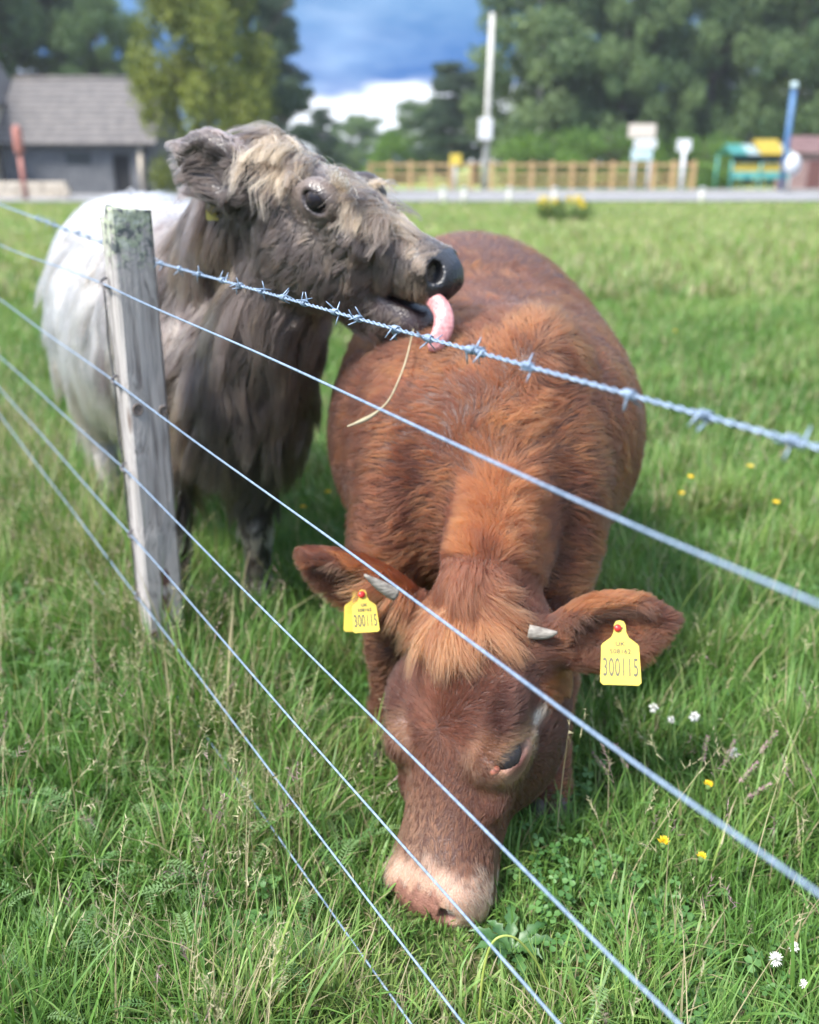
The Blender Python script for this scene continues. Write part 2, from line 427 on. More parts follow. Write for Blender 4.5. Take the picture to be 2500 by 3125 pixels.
bw_ = .32; x = -hw; core = bmesh.new()
bm_box(core, -hw, d0, .10, .28, 0, eh); bm_box(core, d1, hw, .10, .28, 0, eh); bm_box(core, d0, d1, .10, .28, dt, eh)
bm_box(core, -hw, -hw + .18, .28, 6.2, 0, eh - .02); bm_box(core, hw - .18, hw, .28, 6.2, 0, eh - .02); bm_box(core, -hw, hw, 6.2, 6.4, 0, eh)
for sx in (-hw, hw):
    v3 = [core.verts.new((sx * .995, .1, eh)), core.verts.new((sx * .995, 6.4, eh)), core.verts.new((sx * .995, 3.25, rh - .15))]; core.faces.new(v3)
link('wall', bm_mesh('wall', core), m_board, barn)
while x < hw - .05:       # cladding boards
    x1 = min(x + bw_, hw); cx0, cx1 = x + .012, x1 - .012
    segs = [(0.02, eh)]
    if cx1 > d0 and cx0 < d1: segs = [(dt, eh)]
    elif cx1 > w0 and cx0 < w1: segs = [(0.02, wb), (wt, eh)]
    for (a, b) in segs:
        o = box_obj('board', cx0, cx1, .065 + random.uniform(0, .012), .097, a, b - .02, m_board, barn)
    x = x1
box_obj('window', w0, w1, .085, .098, wb, wt, m_glassd, barn)
dr = box_obj('door', d0 + .04, d1 - .04, .24, .30, .05, dt - .04, m_dark, barn); box_obj('door_frame', d0 - .06, d1 + .06, .045, .062, dt, dt + .12, m_board, barn)  # near-black door slab stands in for the shade inside the doorway
for sgn in (0, 1):        # roof slopes, courses of slates stepping down
    nrow = 12; y0, y1 = (-.35, 3.25) if sgn == 0 else (6.85, 3.25)
    bm = bmesh.new()
    for k in range(nrow):
        ta, tb = k / nrow, (k + 1.15) / nrow
        ya, yb = y0 + (y1 - y0) * ta, y0 + (y1 - y0) * min(1, tb); za, zb = eh - .12 + (rh - eh + .12) * ta, eh - .12 + (rh - eh + .12) * min(1, tb)
        p = [(-hw - .25, ya, za + .05), (hw + .25, ya, za + .05), (hw + .25, yb, zb + .01), (-hw - .25, yb, zb + .01)]; q = [(a, b, c - .045) for a, b, c in p]
        vt = [bm.verts.new(v_) for v_ in p + q]
        for f_ in ((0, 1, 2, 3), (7, 6, 5, 4), (0, 4, 5, 1), (1, 5, 6, 2), (3, 2, 6, 7), (0, 3, 7, 4)): bm.faces.new([vt[t_] for t_ in f_])
    rf = link('roof_slope', bm_mesh('roof_slope', bm), m_roof, barn)
tube_obj('ridge_tile', [(-hw - .25, 3.25, rh + .02), (hw + .25, 3.25, rh + .02)], .11, m_roof, barn, 8)
tube_obj('downpipe', [(bpx(385, 0)[0] - ox, -.05, .05), (bpx(385, 0)[0] - ox, -.05, eh - .15)], .12, m_stone, barn, 8)
# stone house, only its end shows
hx = bpx(30, 300, 47.5)[0]; hz = float(gz(-16, 42)) - .05; h_e = bpx(0, 300, 42)[2] - hz; h_r = bpx(0, 165, 42)[2] - hz
house = empty('stone_house', (hx - 3, 42, hz)); tag(house, 'cream walled house with grey slate roof cut by the left edge', 'house')
bm = bmesh.new(); bm_box(bm, -4, 3, 0, 7, 0, h_e); v = [bm.verts.new(p) for p in ((-3.99, .01, h_e), (2.99, .01, h_e), (-.5, .01, h_e + 6.0))]; bm.faces.new(v); link('wall', bm_mesh('wall', bm), m_ren, house)
bm = bmesh.new()
for (xa, xb) in ((-4.2, -.5), (3.15, -.5)):
    p = [(xa, -.25, h_e - .1), (xb, -.25, h_e + 6.2), (xb, 7.2, h_e + 6.2), (xa, 7.2, h_e - .1)]; vt = [bm.verts.new(q) for q in p] + [bm.verts.new((a, b, c + .14)) for a, b, c in p]
    for f_ in ((0, 1, 2, 3), (7, 6, 5, 4), (0, 4, 5, 1), (1, 5, 6, 2), (3, 2, 6, 7), (0, 3, 7, 4)): bm.faces.new([vt[t_] for t_ in f_])
link('roof', bm_mesh('roof', bm), m_roof, house)
wn_ = box_obj('window', -1.2, -.2, -.03, .02, 1.0, 2.3, m_glassd, house); box_obj('sill', -1.3, -.1, -.12, -.031, .9, .99, m_stone, wn_)
# garden wall and gate pier
gw = empty('garden_wall', (bpx(60, 580, 40)[0], 40, float(gz(-16, 40)) - .1)); tag(gw, 'low cream stone wall in front of the barn at left', 'wall')
r_ = random.Random(4)
for row in range(3):
    x = -3.2
    while x < bpx(135, 0, 40)[0] - gw.location.x:
        L_ = r_.uniform(.35, .6); box_obj('stone', x + .01, x + L_ - .01, -.18 + r_.uniform(-.02, .02), .18, row * .25 + .005, row * .25 + .245, m_stone, gw, .02); x += L_
rp = bpx(62, 480, 38); m_redp = noise_mat('red_paint', (.26, .095, .075), (.32, .13, .105), 4, .6)
rz_ = float(gz(rp[0], 38)); rpo = empty('red_post', (rp[0], 38, rz_)); tag(rpo, 'faded red post with a rounded cap standing before the barn', 'post')
hpost = bpx(60, 382, 38)[2] - rz_
tube_obj('pole', [(0, 0, -.1), (0, 0, hpost * .62)], .09, m_redp, rpo, 10); tube_obj('cap', [(0, 0, hpost * .62), (0, 0, hpost * .66), (0, 0, hpost * .96), (0, 0, hpost)], [.14, .17, .17, .08], m_redp, rpo, 12)

# ---------------------------------------------------------------- roadside on the right
m_rail = noise_mat('orange_timber', (.30, .19, .095), (.40, .27, .15), 5, .8, .3, stretch=(1, 1, .3))
rf_ = empty('rail_fence', (0, 50, 0)); tag(rf_, 'orange timber post and rail fence along the far side of the road', 'fence')
fx = np.array([at_px(p, 480, 52)[0] for p in np.arange(1130, 2160, 62)])
for x in fx:
    z0 = float(gz(x, 52)); box_obj('post', x - .11, x + .11, 1.9, 2.12, z0 - .2, z0 + 1.45 + random.uniform(-.04, .04), m_rail, rf_, .02)
for a, b in zip(fx, fx[1:]):
    z0 = float(gz(a, 52)); 
    for h_ in (1.28, .80, .42): box_obj('rail', a + .112, b - .112, 1.97, 2.05, z0 + h_ - .07, z0 + h_ + .07, m_rail, rf_)
m_pole = noise_mat('grey_pole', (.36, .35, .33), (.48, .47, .44), 3, .8)
m_white = noise_mat('white_paint', (.48, .49, .51), (.56, .57, .59), 4, .5)
m_grey = noise_mat('grey_paint', (.25, .26, .28), (.34, .35, .37), 4, .6)
def ground_at(px, y): p = at_px(px, 480, y); return p[0], float(gz(p[0], y))
x, z = ground_at(1480, 49); tp_ = at_px(1503, 40, 49)
pole = empty('utility_pole', (x, 49, z)); tag(pole, 'tall pale utility pole with a white box halfway up', 'pole')
tube_obj('mast', [(0, 0, -.3), (tp_[0] - x, 0, tp_[2] - z)], [.17, .11], m_pole, pole, 12)
zb = at_px(1475, 395, 49)[2] - z; box_obj('equipment_box', -.36, .30, -.48, -.19, zb - .48, zb + .48, m_white, pole, .04)
m_beige = noise_mat('beige_sign', (.46, .40, .34), (.52, .46, .40), 4, .6); m_pteal = noise_mat('pale_blue_sign', (.34, .45, .48), (.42, .52, .54), 4, .6); m_teal = noise_mat('teal_paint', (.05, .25, .24), (.09, .34, .32), 4, .5)
x, z = ground_at(1962, 48); sgn_ = empty('road_sign', (x, 48, z)); tag(sgn_, 'two-panel sign, beige above and pale blue below, on two grey legs', 'sign')
S = 48 / 2900
def sp(px, py): q = at_px(px, py, 48); return q[0] - x, q[2] - z
for a in (1938, 1985): xx, zt = sp(a, 470); tube_obj('leg', [(xx, .06, -.2), (xx, .06, zt)], .07, m_grey, sgn_, 8)
(xa, za), (xb, zb) = sp(1920, 378), sp(2000, 420); box_obj('panel', xa, xb, -.03, .0, zb, za, m_beige, sgn_, .01)
(xa, za), (xb, zb) = sp(1936, 424), sp(2003, 452); box_obj('panel', xa, xb, -.03, .0, zb, za, m_white, sgn_, .01)
(xa, za), (xb, zb) = sp(1928, 455), sp(1990, 488); box_obj('panel', xa, xb, -.03, .0, zb, za, m_pteal, sgn_, .01)
x, z = ground_at(2088, 48); s2 = empty('road_sign', (x, 48, z)); tag(s2, 'small white sign on a single pale post', 'sign')
xx, zt = sp(2090, 430); tube_obj('leg', [(0, .05, -.2), (0, .05, zt)], .10, m_white, s2, 8); (xa, za), (xb, zb) = sp(2068, 425), sp(2108, 462); box_obj('panel', xa, xb, -.03, .0, zb, za, m_white, s2, .02)
x, z = ground_at(1390, 48); s3 = empty('road_marker', (x, 48, z)); tag(s3, 'yellow plate marker in front of the orange rail fence', 'sign')
xx, zt = sp(1390, 500); tube_obj('leg', [(0, .05, -.2), (0, .05, zt)], .07, m_grey, s3, 8); m_yel = noise_mat('yellow_paint', (.48, .35, .04), (.54, .42, .07), 4, .5); (xa, za), (xb, zb) = sp(1374, 470), sp(1408, 505); box_obj('panel', xa, xb, -.03, .0, zb, za, m_yel, s3, .02)
# low bollards on the verge
for k, px in enumerate((1355, 1420, 1560, 1700, 2155)):
    x, z = ground_at(px, 35.2); b = empty('bollard', (x, 35.2, z)); tag(b, 'short pale bollard on the near verge, %s' % ('leftmost, behind the curly nose', 'second from the left, below the yellow plate', 'third from the left, right of the tall pole', 'fourth from the left, below the rail fence', 'rightmost, below the small white sign')[k], 'bollard', 'bollards along the verge')
    tube_obj('shaft', [(0, 0, -.1), (0, 0, .46)], .10, m_pole, b, 10); tube_obj('cap', [(0, 0, .46), (0, 0, .50), (0, 0, .55)], [.12, .12, .05], m_grey, b, 10)
# striped stall, blue pole, round sign, hut
x, z = ground_at(2310, 50); st = empty('stall', (x, 50, z)); tag(st, 'teal and yellow striped open stall beyond the road', 'stall')
def sq(px, py, y=50): q = at_px(px, py, y); return q[0] - x, q[2] - z
(xa, za), (xb, zb) = sq(2215, 440), sq(2375, 468)
for k, (pa, pb, mm) in enumerate(((2213, 2262, m_teal), (2262, 2298, m_pteal), (2298, 2372, m_yel), (2372, 2398, m_pteal))):
    xa, xb = sq(pa, 440)[0], sq(pb, 440)[0]; rise = .22 if mm is m_yel else 0
    bm = bmesh.new(); vt = [bm.verts.new(q) for q in ((xa, -1.3, zb - .05), (xb, -1.3, zb - .05), (xb, .0, za + rise), (xa, .0, za + rise), (xb, 1.3, zb - .05), (xa, 1.3, zb - .05), (xa, -1.3, zb - .30), (xb, -1.3, zb - .30))]
    for f_ in ((0, 1, 2, 3), (3, 2, 4, 5), (6, 7, 1, 0)): bm.faces.new([vt[t_] for t_ in f_])
    bmesh.ops.solidify(bm, geom=bm.faces[:], thickness=.03); link('awning_panel', bm_mesh('awning_panel', bm), mm, st)
xa, xb = sq(2218, 440)[0], sq(2392, 440)[0]
for xx in (xa, (xa + xb) / 2, xb):
    for yy in (-1.2, 1.2): tube_obj('pole', [(xx, yy, -.1), (xx, yy, zb)], .05, m_teal, st, 6)
for (py0, py1, mm) in ((498, 522, m_yel), (524, 543, m_teal), (478, 492, m_teal)):
    z1, z0 = sq(2300, py0)[1], sq(2300, py1)[1]; box_obj('counter_board', xa, xb, -1.12, -1.06, z0, z1, mm, st)
m_blue = noise_mat('blue_paint', (.035, .10, .22), (.055, .14, .28), 4, .5)
x, z = ground_at(2396, 47); bp_ = empty('blue_pole', (x, 47, z)); tag(bp_, 'leaning thick blue pole with a pale cap beside the stall', 'pole')
a = at_px(2396, 545, 47); b = at_px(2424, 268, 47); tube_obj('shaft', [(0, 0, -.3), (b[0] - x, 0, b[2] - z)], .13, m_blue, bp_, 10); tube_obj('cap', [(b[0] - x, 0, b[2] - z), (b[0] - x, 0, b[2] - z + .25)], [.2, .12], m_pteal, bp_, 10)
x, z = ground_at(2412, 46.8); rs = empty('round_sign', (x, 46.8, z)); tag(rs, 'white oval sign on a short post by the blue pole', 'sign')
c = at_px(2413, 503, 46.8); V, F = tube_np([(c[0] - x, -.32, c[2] - z), (c[0] - x, -.28, c[2] - z)], .36, 24); V[:, 2] = (V[:, 2] - (c[2] - z)) * 1.35 + c[2] - z; link('panel', mesh_np('panel', V, F), m_white, rs); tube_obj('leg', [(0, -.25, -.1), (0, -.25, c[2] - z)], .05, m_grey, rs, 8)
x, z = ground_at(2500, 54); hut = empty('hut', (x, 54, z)); tag(hut, 'small dull maroon hut at the right edge beyond the road', 'hut')
m_mar = noise_mat('maroon_wall', (.20, .12, .12), (.28, .18, .18), 3, .8); m_dmar = noise_mat('dark_maroon_door', (.09, .035, .035), (.13, .05, .05), 3, .7)
box_obj('wall', -1.3, 1.7, 0, 2.4, 0, 1.9, m_mar, hut); box_obj('door', -.5, .25, -.03, -.002, .05, 1.55, m_dmar, hut)
bm = bmesh.new(); vt = [bm.verts.new(q) for q in ((-1.5, -.2, 1.9), (1.9, -.2, 1.9), (1.9, 1.2, 2.75), (-1.5, 1.2, 2.75), (1.9, 2.6, 1.9), (-1.5, 2.6, 1.9))]
for f_ in ((0, 1, 2, 3), (3, 2, 4, 5)): bm.faces.new([vt[t_] for t_ in f_])
bmesh.ops.solidify(bm, geom=bm.faces[:], thickness=.06); link('roof', bm_mesh('roof', bm), m_mar, hut)
# gorse in the field
gp = at_px(1720, 668, 24); gorse = empty('gorse_bush', (gp[0], 24, float(gz(gp[0], 24)))); tag(gorse, 'small gorse bush with yellow blossom out in the field', 'bush')
r_ = np.random.default_rng(5); cent = np.stack([r_.uniform(-.55, .55, 16), r_.uniform(-.3, .3, 16), r_.uniform(.05, .42, 16)], -1); rad = r_.uniform(.12, .24, 16)
V, Q, c = leaf_cloud(cent, rad, 3500, .06, (.05, .09, .02), (.12, .17, .05), 0, 6); V[:, 2] = np.maximum(V[:, 2], 0); link('foliage', mesh_np('foliage', V, Q, c), m_leaf, gorse)
cent2 = np.array([(-.5, -.1, .45), (-.42, 0, .3), (.35, 0, .50), (.1, -.1, .52), (-.2, .1, .48), (.45, -.1, .38)]); V, Q, c = leaf_cloud(cent2, np.array([.18, .15, .14, .10, .10, .1]), 900, .05, (.55, .40, .02), (.75, .6, .06), 0, 7); link('blossom', mesh_np('blossom', V, Q, c), m_leaf, gorse)
print('background', round(_time.time() - _T0, 1))
# ---------------------------------------------------------------- fence along the field edge
FD = np.array([-0.525, 0.851, 0.0])          # along the fence, away from the camera
FN = np.array([0.851, 0.525, 0.0])           # towards the cattle
POST0 = np.array([-0.65, 2.234, 0.0])
FENCE_A = math.atan2(FD[1], FD[0])
m_post = new_mat('weathered_timber', (0.3, 0.28, 0.27), 0.85, 0, 0.3)
def build_timber(m):
    nt = m.node_tree; N, L = nt.nodes, nt.links; b = N['Principled BSDF']
    t = N.new('ShaderNodeTexCoord')
    mp = N.new('ShaderNodeMapping'); mp.inputs['Scale'].default_value = (26, 26, 1.3); L.new(t.outputs['Object'], mp.inputs[0])
    # knots pull the grain around them
    v = N.new('ShaderNodeTexVoronoi'); v.inputs['Scale'].default_value = 1.0
    kmp = N.new('ShaderNodeMapping'); kmp.inputs['Scale'].default_value = (9, 9, 3.2); L.new(t.outputs['Object'], kmp.inputs[0]); L.new(kmp.outputs[0], v.inputs['Vector'])
    kr = N.new('ShaderNodeMath'); kr.operation = 'SUBTRACT'; kr.inputs[0].default_value = 0.42; kr.use_clamp = True; L.new(v.outputs['Distance'], kr.inputs[1])
    ks = N.new('ShaderNodeMath'); ks.operation = 'MULTIPLY'; ks.inputs[1].default_value = 2.6; L.new(kr.outputs[0], ks.inputs[0])
    ad = N.new('ShaderNodeVectorMath'); ad.operation = 'ADD'; L.new(mp.outputs[0], ad.inputs[0]); L.new(ks.outputs[0], ad.inputs[1])
    n = N.new('ShaderNodeTexNoise'); n.inputs['Scale'].default_value = 2.2; n.inputs['Detail'].default_value = 8; n.inputs['Roughness'].default_value = 0.65
    L.new(ad.outputs[0], n.inputs['Vector'])
    r = N.new('ShaderNodeValToRGB'); e = r.color_ramp.elements
    e[0].position = 0.33; e[0].color = (0.10, 0.085, 0.08, 1); e[1].position = 0.47; e[1].color = (0.29, 0.27, 0.26, 1)
    x = e.new(0.72); x.color = (0.42, 0.39, 0.37, 1)
    L.new(n.outputs['Fac'], r.inputs[0])
    kn = N.new('ShaderNodeMixRGB'); kn.inputs['Color2'].default_value = (0.10, 0.06, 0.045, 1)
    kr2 = N.new('ShaderNodeValToRGB'); kr2.color_ramp.elements[0].position = 0.05; kr2.color_ramp.elements[1].position = 0.13
    kr2.color_ramp.elements[0].color = (0.75, 0.75, 0.75, 1); kr2.color_ramp.elements[1].color = (0, 0, 0, 1)
    L.new(v.outputs['Distance'], kr2.inputs[0]); L.new(kr2.outputs[0], kn.inputs['Fac']); L.new(r.outputs[0], kn.inputs['Color1'])
    # lichen and dark algae near the top
    sp = N.new('ShaderNodeSeparateXYZ'); L.new(t.outputs['Object'], sp.inputs[0])
    mr = N.new('ShaderNodeMapRange'); mr.inputs['From Min'].default_value = 0.92; mr.inputs['From Max'].default_value = 1.18; L.new(sp.outputs['Z'], mr.inputs['Value'])
    n2 = N.new('ShaderNodeTexNoise'); n2.inputs['Scale'].default_value = 55; n2.inputs['Detail'].default_value = 4; L.new(t.outputs['Object'], n2.inputs['Vector'])
    a2 = N.new('ShaderNodeMath'); a2.operation = 'MULTIPLY'; L.new(mr.outputs[0], a2.inputs[0]); L.new(n2.outputs['Fac'], a2.inputs[1])
    r2 = N.new('ShaderNodeValToRGB'); r2.color_ramp.elements[0].position = 0.30; r2.color_ramp.elements[1].position = 0.44; L.new(a2.outputs[0], r2.inputs[0])
    n3 = N.new('ShaderNodeTexNoise'); n3.inputs['Scale'].default_value = 38; n3.inputs['Detail'].default_value = 3; L.new(t.outputs['Object'], n3.inputs['Vector'])
    r3 = N.new('ShaderNodeValToRGB'); e = r3.color_ramp.elements; r3.color_ramp.interpolation = 'EASE'
    e[0].position = 0.40; e[0].color = (0.09, 0.10, 0.10, 1); e[1].position = 0.52; e[1].color = (0.30, 0.33, 0.24, 1)
    x = e.new(0.66); x.color = (0.40, 0.42, 0.36, 1)
    L.new(n3.outputs['Fac'], r3.inputs[0])
    mx = N.new('ShaderNodeMixRGB'); L.new(r2.outputs[0], mx.inputs['Fac']); L.new(kn.outputs[0], mx.inputs['Color1']); L.new(r3.outputs[0], mx.inputs['Color2'])
    # a yellow lichen patch on the outer edge
    n4 = N.new('ShaderNodeTexNoise'); n4.inputs['Scale'].default_value = 14; L.new(t.outputs['Object'], n4.inputs['Vector'])
    g = N.new('ShaderNodeMapRange'); g.inputs['From Min'].default_value = 0.035; g.inputs['From Max'].default_value = 0.062; L.new(sp.outputs['Y'], g.inputs['Value'])
    a4 = N.new('ShaderNodeMath'); a4.operation = 'MULTIPLY'; L.new(g.outputs[0], a4.inputs[0]); L.new(mr.outputs[0], a4.inputs[1])
    a5 = N.new('ShaderNodeMath'); a5.operation = 'MULTIPLY'; L.new(a4.outputs[0], a5.inputs[0]); L.new(n4.outputs['Fac'], a5.inputs[1])
    r5 = N.new('ShaderNodeValToRGB'); r5.color_ramp.elements[0].position = 0.22; r5.color_ramp.elements[1].position = 0.36; L.new(a5.outputs[0], r5.inputs[0])
    my = N.new('ShaderNodeMixRGB'); my.inputs['Color2'].default_value = (0.42, 0.27, 0.05, 1); L.new(r5.outputs[0], my.inputs['Fac']); L.new(mx.outputs[0], my.inputs['Color1'])
    # brown damp stains low on the face
    n6 = N.new('ShaderNodeTexNoise'); n6.inputs['Scale'].default_value = 30; n6.inputs['Detail'].default_value = 3; m6 = N.new('ShaderNodeMapping'); m6.inputs['Scale'].default_value = (1.2, 1.2, .9); L.new(t.outputs['Object'], m6.inputs[0]); L.new(m6.outputs[0], n6.inputs['Vector'])
    def band(o, a0, a1, b0, b1):
        r1 = N.new('ShaderNodeMapRange'); r1.inputs['From Min'].default_value = a0; r1.inputs['From Max'].default_value = a1; L.new(o, r1.inputs['Value'])
        r2_ = N.new('ShaderNodeMapRange'); r2_.inputs['From Min'].default_value = b1; r2_.inputs['From Max'].default_value = b0; L.new(o, r2_.inputs['Value'])
        q = N.new('ShaderNodeMath'); q.operation = 'MULTIPLY'; L.new(r1.outputs[0], q.inputs[0]); L.new(r2_.outputs[0], q.inputs[1]); return q.outputs[0]
    z6 = band(sp.outputs['Z'], .16, .22, .34, .42); y6 = band(sp.outputs['Y'], -.022, -.006, .012, .026)
    q6 = N.new('ShaderNodeMath'); q6.operation = 'MULTIPLY'; L.new(z6, q6.inputs[0]); L.new(y6, q6.inputs[1]); q7 = N.new('ShaderNodeMath'); q7.operation = 'MULTIPLY'; L.new(q6.outputs[0], q7.inputs[0]); L.new(n6.outputs['Fac'], q7.inputs[1])
    r7 = N.new('ShaderNodeValToRGB'); r7.color_ramp.elements[0].position = .38; r7.color_ramp.elements[1].position = .52; L.new(q7.outputs[0], r7.inputs[0])
    mz = N.new('ShaderNodeMixRGB'); mz.inputs['Color2'].default_value = (.085, .045, .038, 1); L.new(r7.outputs[0], mz.inputs['Fac']); L.new(my.outputs[0], mz.inputs['Color1'])
    L.new(mz.outputs[0], b.inputs['Base Color'])
    bp = N.new('ShaderNodeBump'); bp.inputs['Strength'].default_value = 0.8; bp.inputs['Distance'].default_value = 0.006
    sm = N.new('ShaderNodeMath'); sm.operation = 'ADD'; L.new(n.outputs['Fac'], sm.inputs[0]); L.new(a2.outputs[0], sm.inputs[1])
    L.new(sm.outputs[0], bp.inputs['Height']); L.new(bp.outputs[0], b.inputs['Normal'])
build_timber(m_post)
m_wire = noise_mat('galvanised_wire', (0.145, 0.20, 0.28), (0.25, 0.325, 0.43), 160, 0.5, 0.25, 3, metal=0.35, spec=0.5, bdist=0.001)
m_staple = noise_mat('dark_staple', (0.06, 0.06, 0.07), (0.16, 0.15, 0.15), 90, 0.5, 0, metal=0.6)

m_knot = noise_mat('wood_knot', (.075, .055, .045), (.20, .165, .145), 160, .85, .5, bdist=.002)
def fence_post_mesh(h, seed):
    r_ = random.Random(seed)
    bm = bmesh.new(); w = 0.047; n = 14
    rings = []
    prof = [(-w, -w + .006), (-w + .006, -w), (-w * .3, -w - .001), (w * .35, -w + .001), (w - .006, -w), (w, -w + .006), (w + .001, -.2 * w), (w, w - .007), (w - .007, w),
            (w * .2, w + .0015), (-w * .4, w), (-w + .007, w), (-w, w - .006), (-w - .001, .2 * w)]
    for k in range(n + 1):
        z = -0.35 + (h + 0.35) * k / n
        ring = []
        for (x, y) in prof:
            j = 0.0014
            zt = 0.0
            if k == n: zt = 0.010 * math.sin(x * 60) + r_.uniform(-.008, .006) + (0.012 if x > 0 else -0.004)
            ring.append(bm.verts.new((x + r_.uniform(-j, j), y + r_.uniform(-j, j), z + zt)))
        rings.append(ring)
    for a, b in zip(rings, rings[1:]):
        for i in range(len(a)):
            bm.faces.new((a[i], a[(i + 1) % len(a)], b[(i + 1) % len(a)], b[i]))
    bm.faces.new(rings[-1]); bm.faces.new(list(reversed(rings[0])))
    return bm_mesh('post', bm)

fence = empty('wire_fence', tuple(POST0))
tag(fence, 'barbed and plain wire fence on a weathered timber post in front of both cattle', 'fence')
post_ys = [0.0, 3.7, -3.3]
for i, s_ in enumerate(post_ys):
    po = link('post', fence_post_mesh((1.178, 1.17, 1.2)[i], 3 + i), m_post, fence)
    po.location = tuple(FD * s_)
    po.rotation_euler = (0, math.radians((0.0, 1.5, 0)[i]), FENCE_A + math.pi)     # local -X towards the far end, +Y side faces the path
    if i == 0:
        for (kx, ky, kz, face, kr) in ((.0475, -.026, .745, 'x', .013), (.0475, .034, .735, 'x', .011), (.0475, .012, .16, 'x', .010), (.0475, -.036, .155, 'x', .009)):
            th = np.linspace(0, 2 * np.pi, 19)
            ring = np.stack([np.full(19, kx + .0005), ky + kr * .85 * np.cos(th), kz + kr * np.sin(th)], -1)
            V1 = tube_np(ring, .0022, 6, False); dsc = np.vstack([[kx + .0012, ky, kz], np.stack([np.full(18, kx + .0006), ky + kr * .8 * np.cos(th[:-1]), kz + kr * .95 * np.sin(th[:-1])], -1)])
            kt = np.stack([np.zeros(18, int), np.arange(1, 19), np.arange(2, 20)], -1); kt[-1, 2] = 1
            kn_ = link('knot', mesh_np('knot', *merge_np([V1, (dsc, [kt])])), m_knot, po, True)
        po['label'] = 'grey weathered square post with lichen on its top'
        po.rotation_euler = (math.radians(-0.4), math.radians(0.6), FENCE_A + math.pi)
WIRES = [1.030, 0.804, 0.588, 0.413, 0.241, 0.090]; ZN = [-.027, -.027, -.050, -.034, -.045, -.02]; ZF = [-.008, .016, -.005, .015, .040, .01]
S0, S1 = -3.3, 9.0
def fp(s, off, z):     # point on the fence line relative to POST0
    return FD * s + FN * off + np.array([0, 0, z])
for k, z in enumerate(WIRES):
    ss = np.concatenate([np.linspace(S0, -0.05, 40), [0.0], np.linspace(0.05, S1, 50)])
    P = np.array([fp(s, -0.053, z + 0.0018 * math.sin(s * 5 + k) + (ZN[k] * min(1, -s / 1.7) if s < 0 else ZF[k] * min(1.4, s / 1.4))) for s in ss])
    w = tube_obj('wire', P, 0.0018, m_wire, fence, 10)
    # staple over the wire
    for sp_ in (0.0,):
        a = np.linspace(0, math.pi, 9)
        Q = np.array([fp(sp_ + 0.012, -0.042, z)] + [fp(sp_ + 0.012 * math.cos(t), -0.048 - 0.012 * math.sin(t), z + 0.001) for t in a] + [fp(sp_ - 0.012, -0.042, z)])
        Q[:, 2] += np.linspace(0.012, -0.010, len(Q))
        tube_obj('staple', Q, 0.0030, m_staple, fence, 6)
# wavy vertical tie wire down the outer face of the post
zz_ = np.linspace(1.03, 0.10, 50)
tube_obj('tie_wire', np.array([fp(0.02 + 0.006 * math.sin(z * 30), -0.0505, z) for z in zz_]), 0.0022, m_staple, fence, 6)
# barbed wire: two strands twisted round each other, on the cattle side of the post
ZB = 1.078; OFFB = 0.056
def barb_axis(s):
    sag = 0.0
    return fp(s, OFFB, ZB - max(sag, -.09) * 1.0 if s < 0 else ZB + 0.028 * s)
ss = np.arange(S0, 7.0, 0.0032)
ax = np.array([barb_axis(s) for s in ss])
up = np.array([0, 0, 1.0])
parts = []
for ph in (0, math.pi):
    th = ss * 2 * math.pi / 0.030 + ph
    parts.append(tube_np(ax + (np.cos(th)[:, None] * up + np.sin(th)[:, None] * FN) * 0.0015, 0.0015, 6, False))
V, F = merge_np(parts)
bw = link('barbed_wire', mesh_np('barbed_wire', V, F), m_wire, fence, True)
bw['label'] = 'twisted two-strand barbed top wire'
def barb(s, ang, flip, n_turn=2.5, ln=0.018):
    c = barb_axis(s)
    u, v = up, FN
    ps = []
    for sgn in (0, 1):
        a0 = ang + sgn * 1.25
        t = np.linspace(0, 2 * math.pi * n_turn, 22)
        cx = (t / t[-1] - 0.5) * 0.010 + (sgn - 0.5) * 0.004
        rad = 0.0044
        H = c + FD * cx[:, None] * flip + rad * (np.cos(t + a0)[:, None] * u + np.sin(t + a0)[:, None] * v)
        def tangent(th): return -math.sin(th) * u + math.cos(th) * v
        e0 = H[0] - tangent(t[0] + a0) * ln + FD * 0.002; e1 = H[-1] + tangent(t[-1] + a0) * ln - FD * 0.002
        Pp = np.vstack([e0, (e0 + H[0]) / 2, H, (e1 + H[-1]) / 2, e1])
        R = np.full(len(Pp), 0.0012); R[0] = R[-1] = 0.0006
        ps.append(tube_np(Pp, R, 6))
    return merge_np(ps)
BARB_S = [-0.09, -0.213, -0.335, -0.458, -0.55, -0.650, -0.740, -0.822, -0.929, -1.004, -1.112, -1.196, -1.291, -1.312, -1.404, -1.566, -1.664, -1.759, -1.9, 0.16, 0.27, 0.40, 0.53, 0.66, 0.80, 0.93, 1.06, 1.2]
for k, s_ in enumerate(BARB_S):
    V, F = barb(s_, rng.uniform(0, 6.28), 1 if k % 2 else -1, 2.5 + 0.25 * (k % 3))
    link('barb', mesh_np('barb', V, F), m_wire, bw, True)

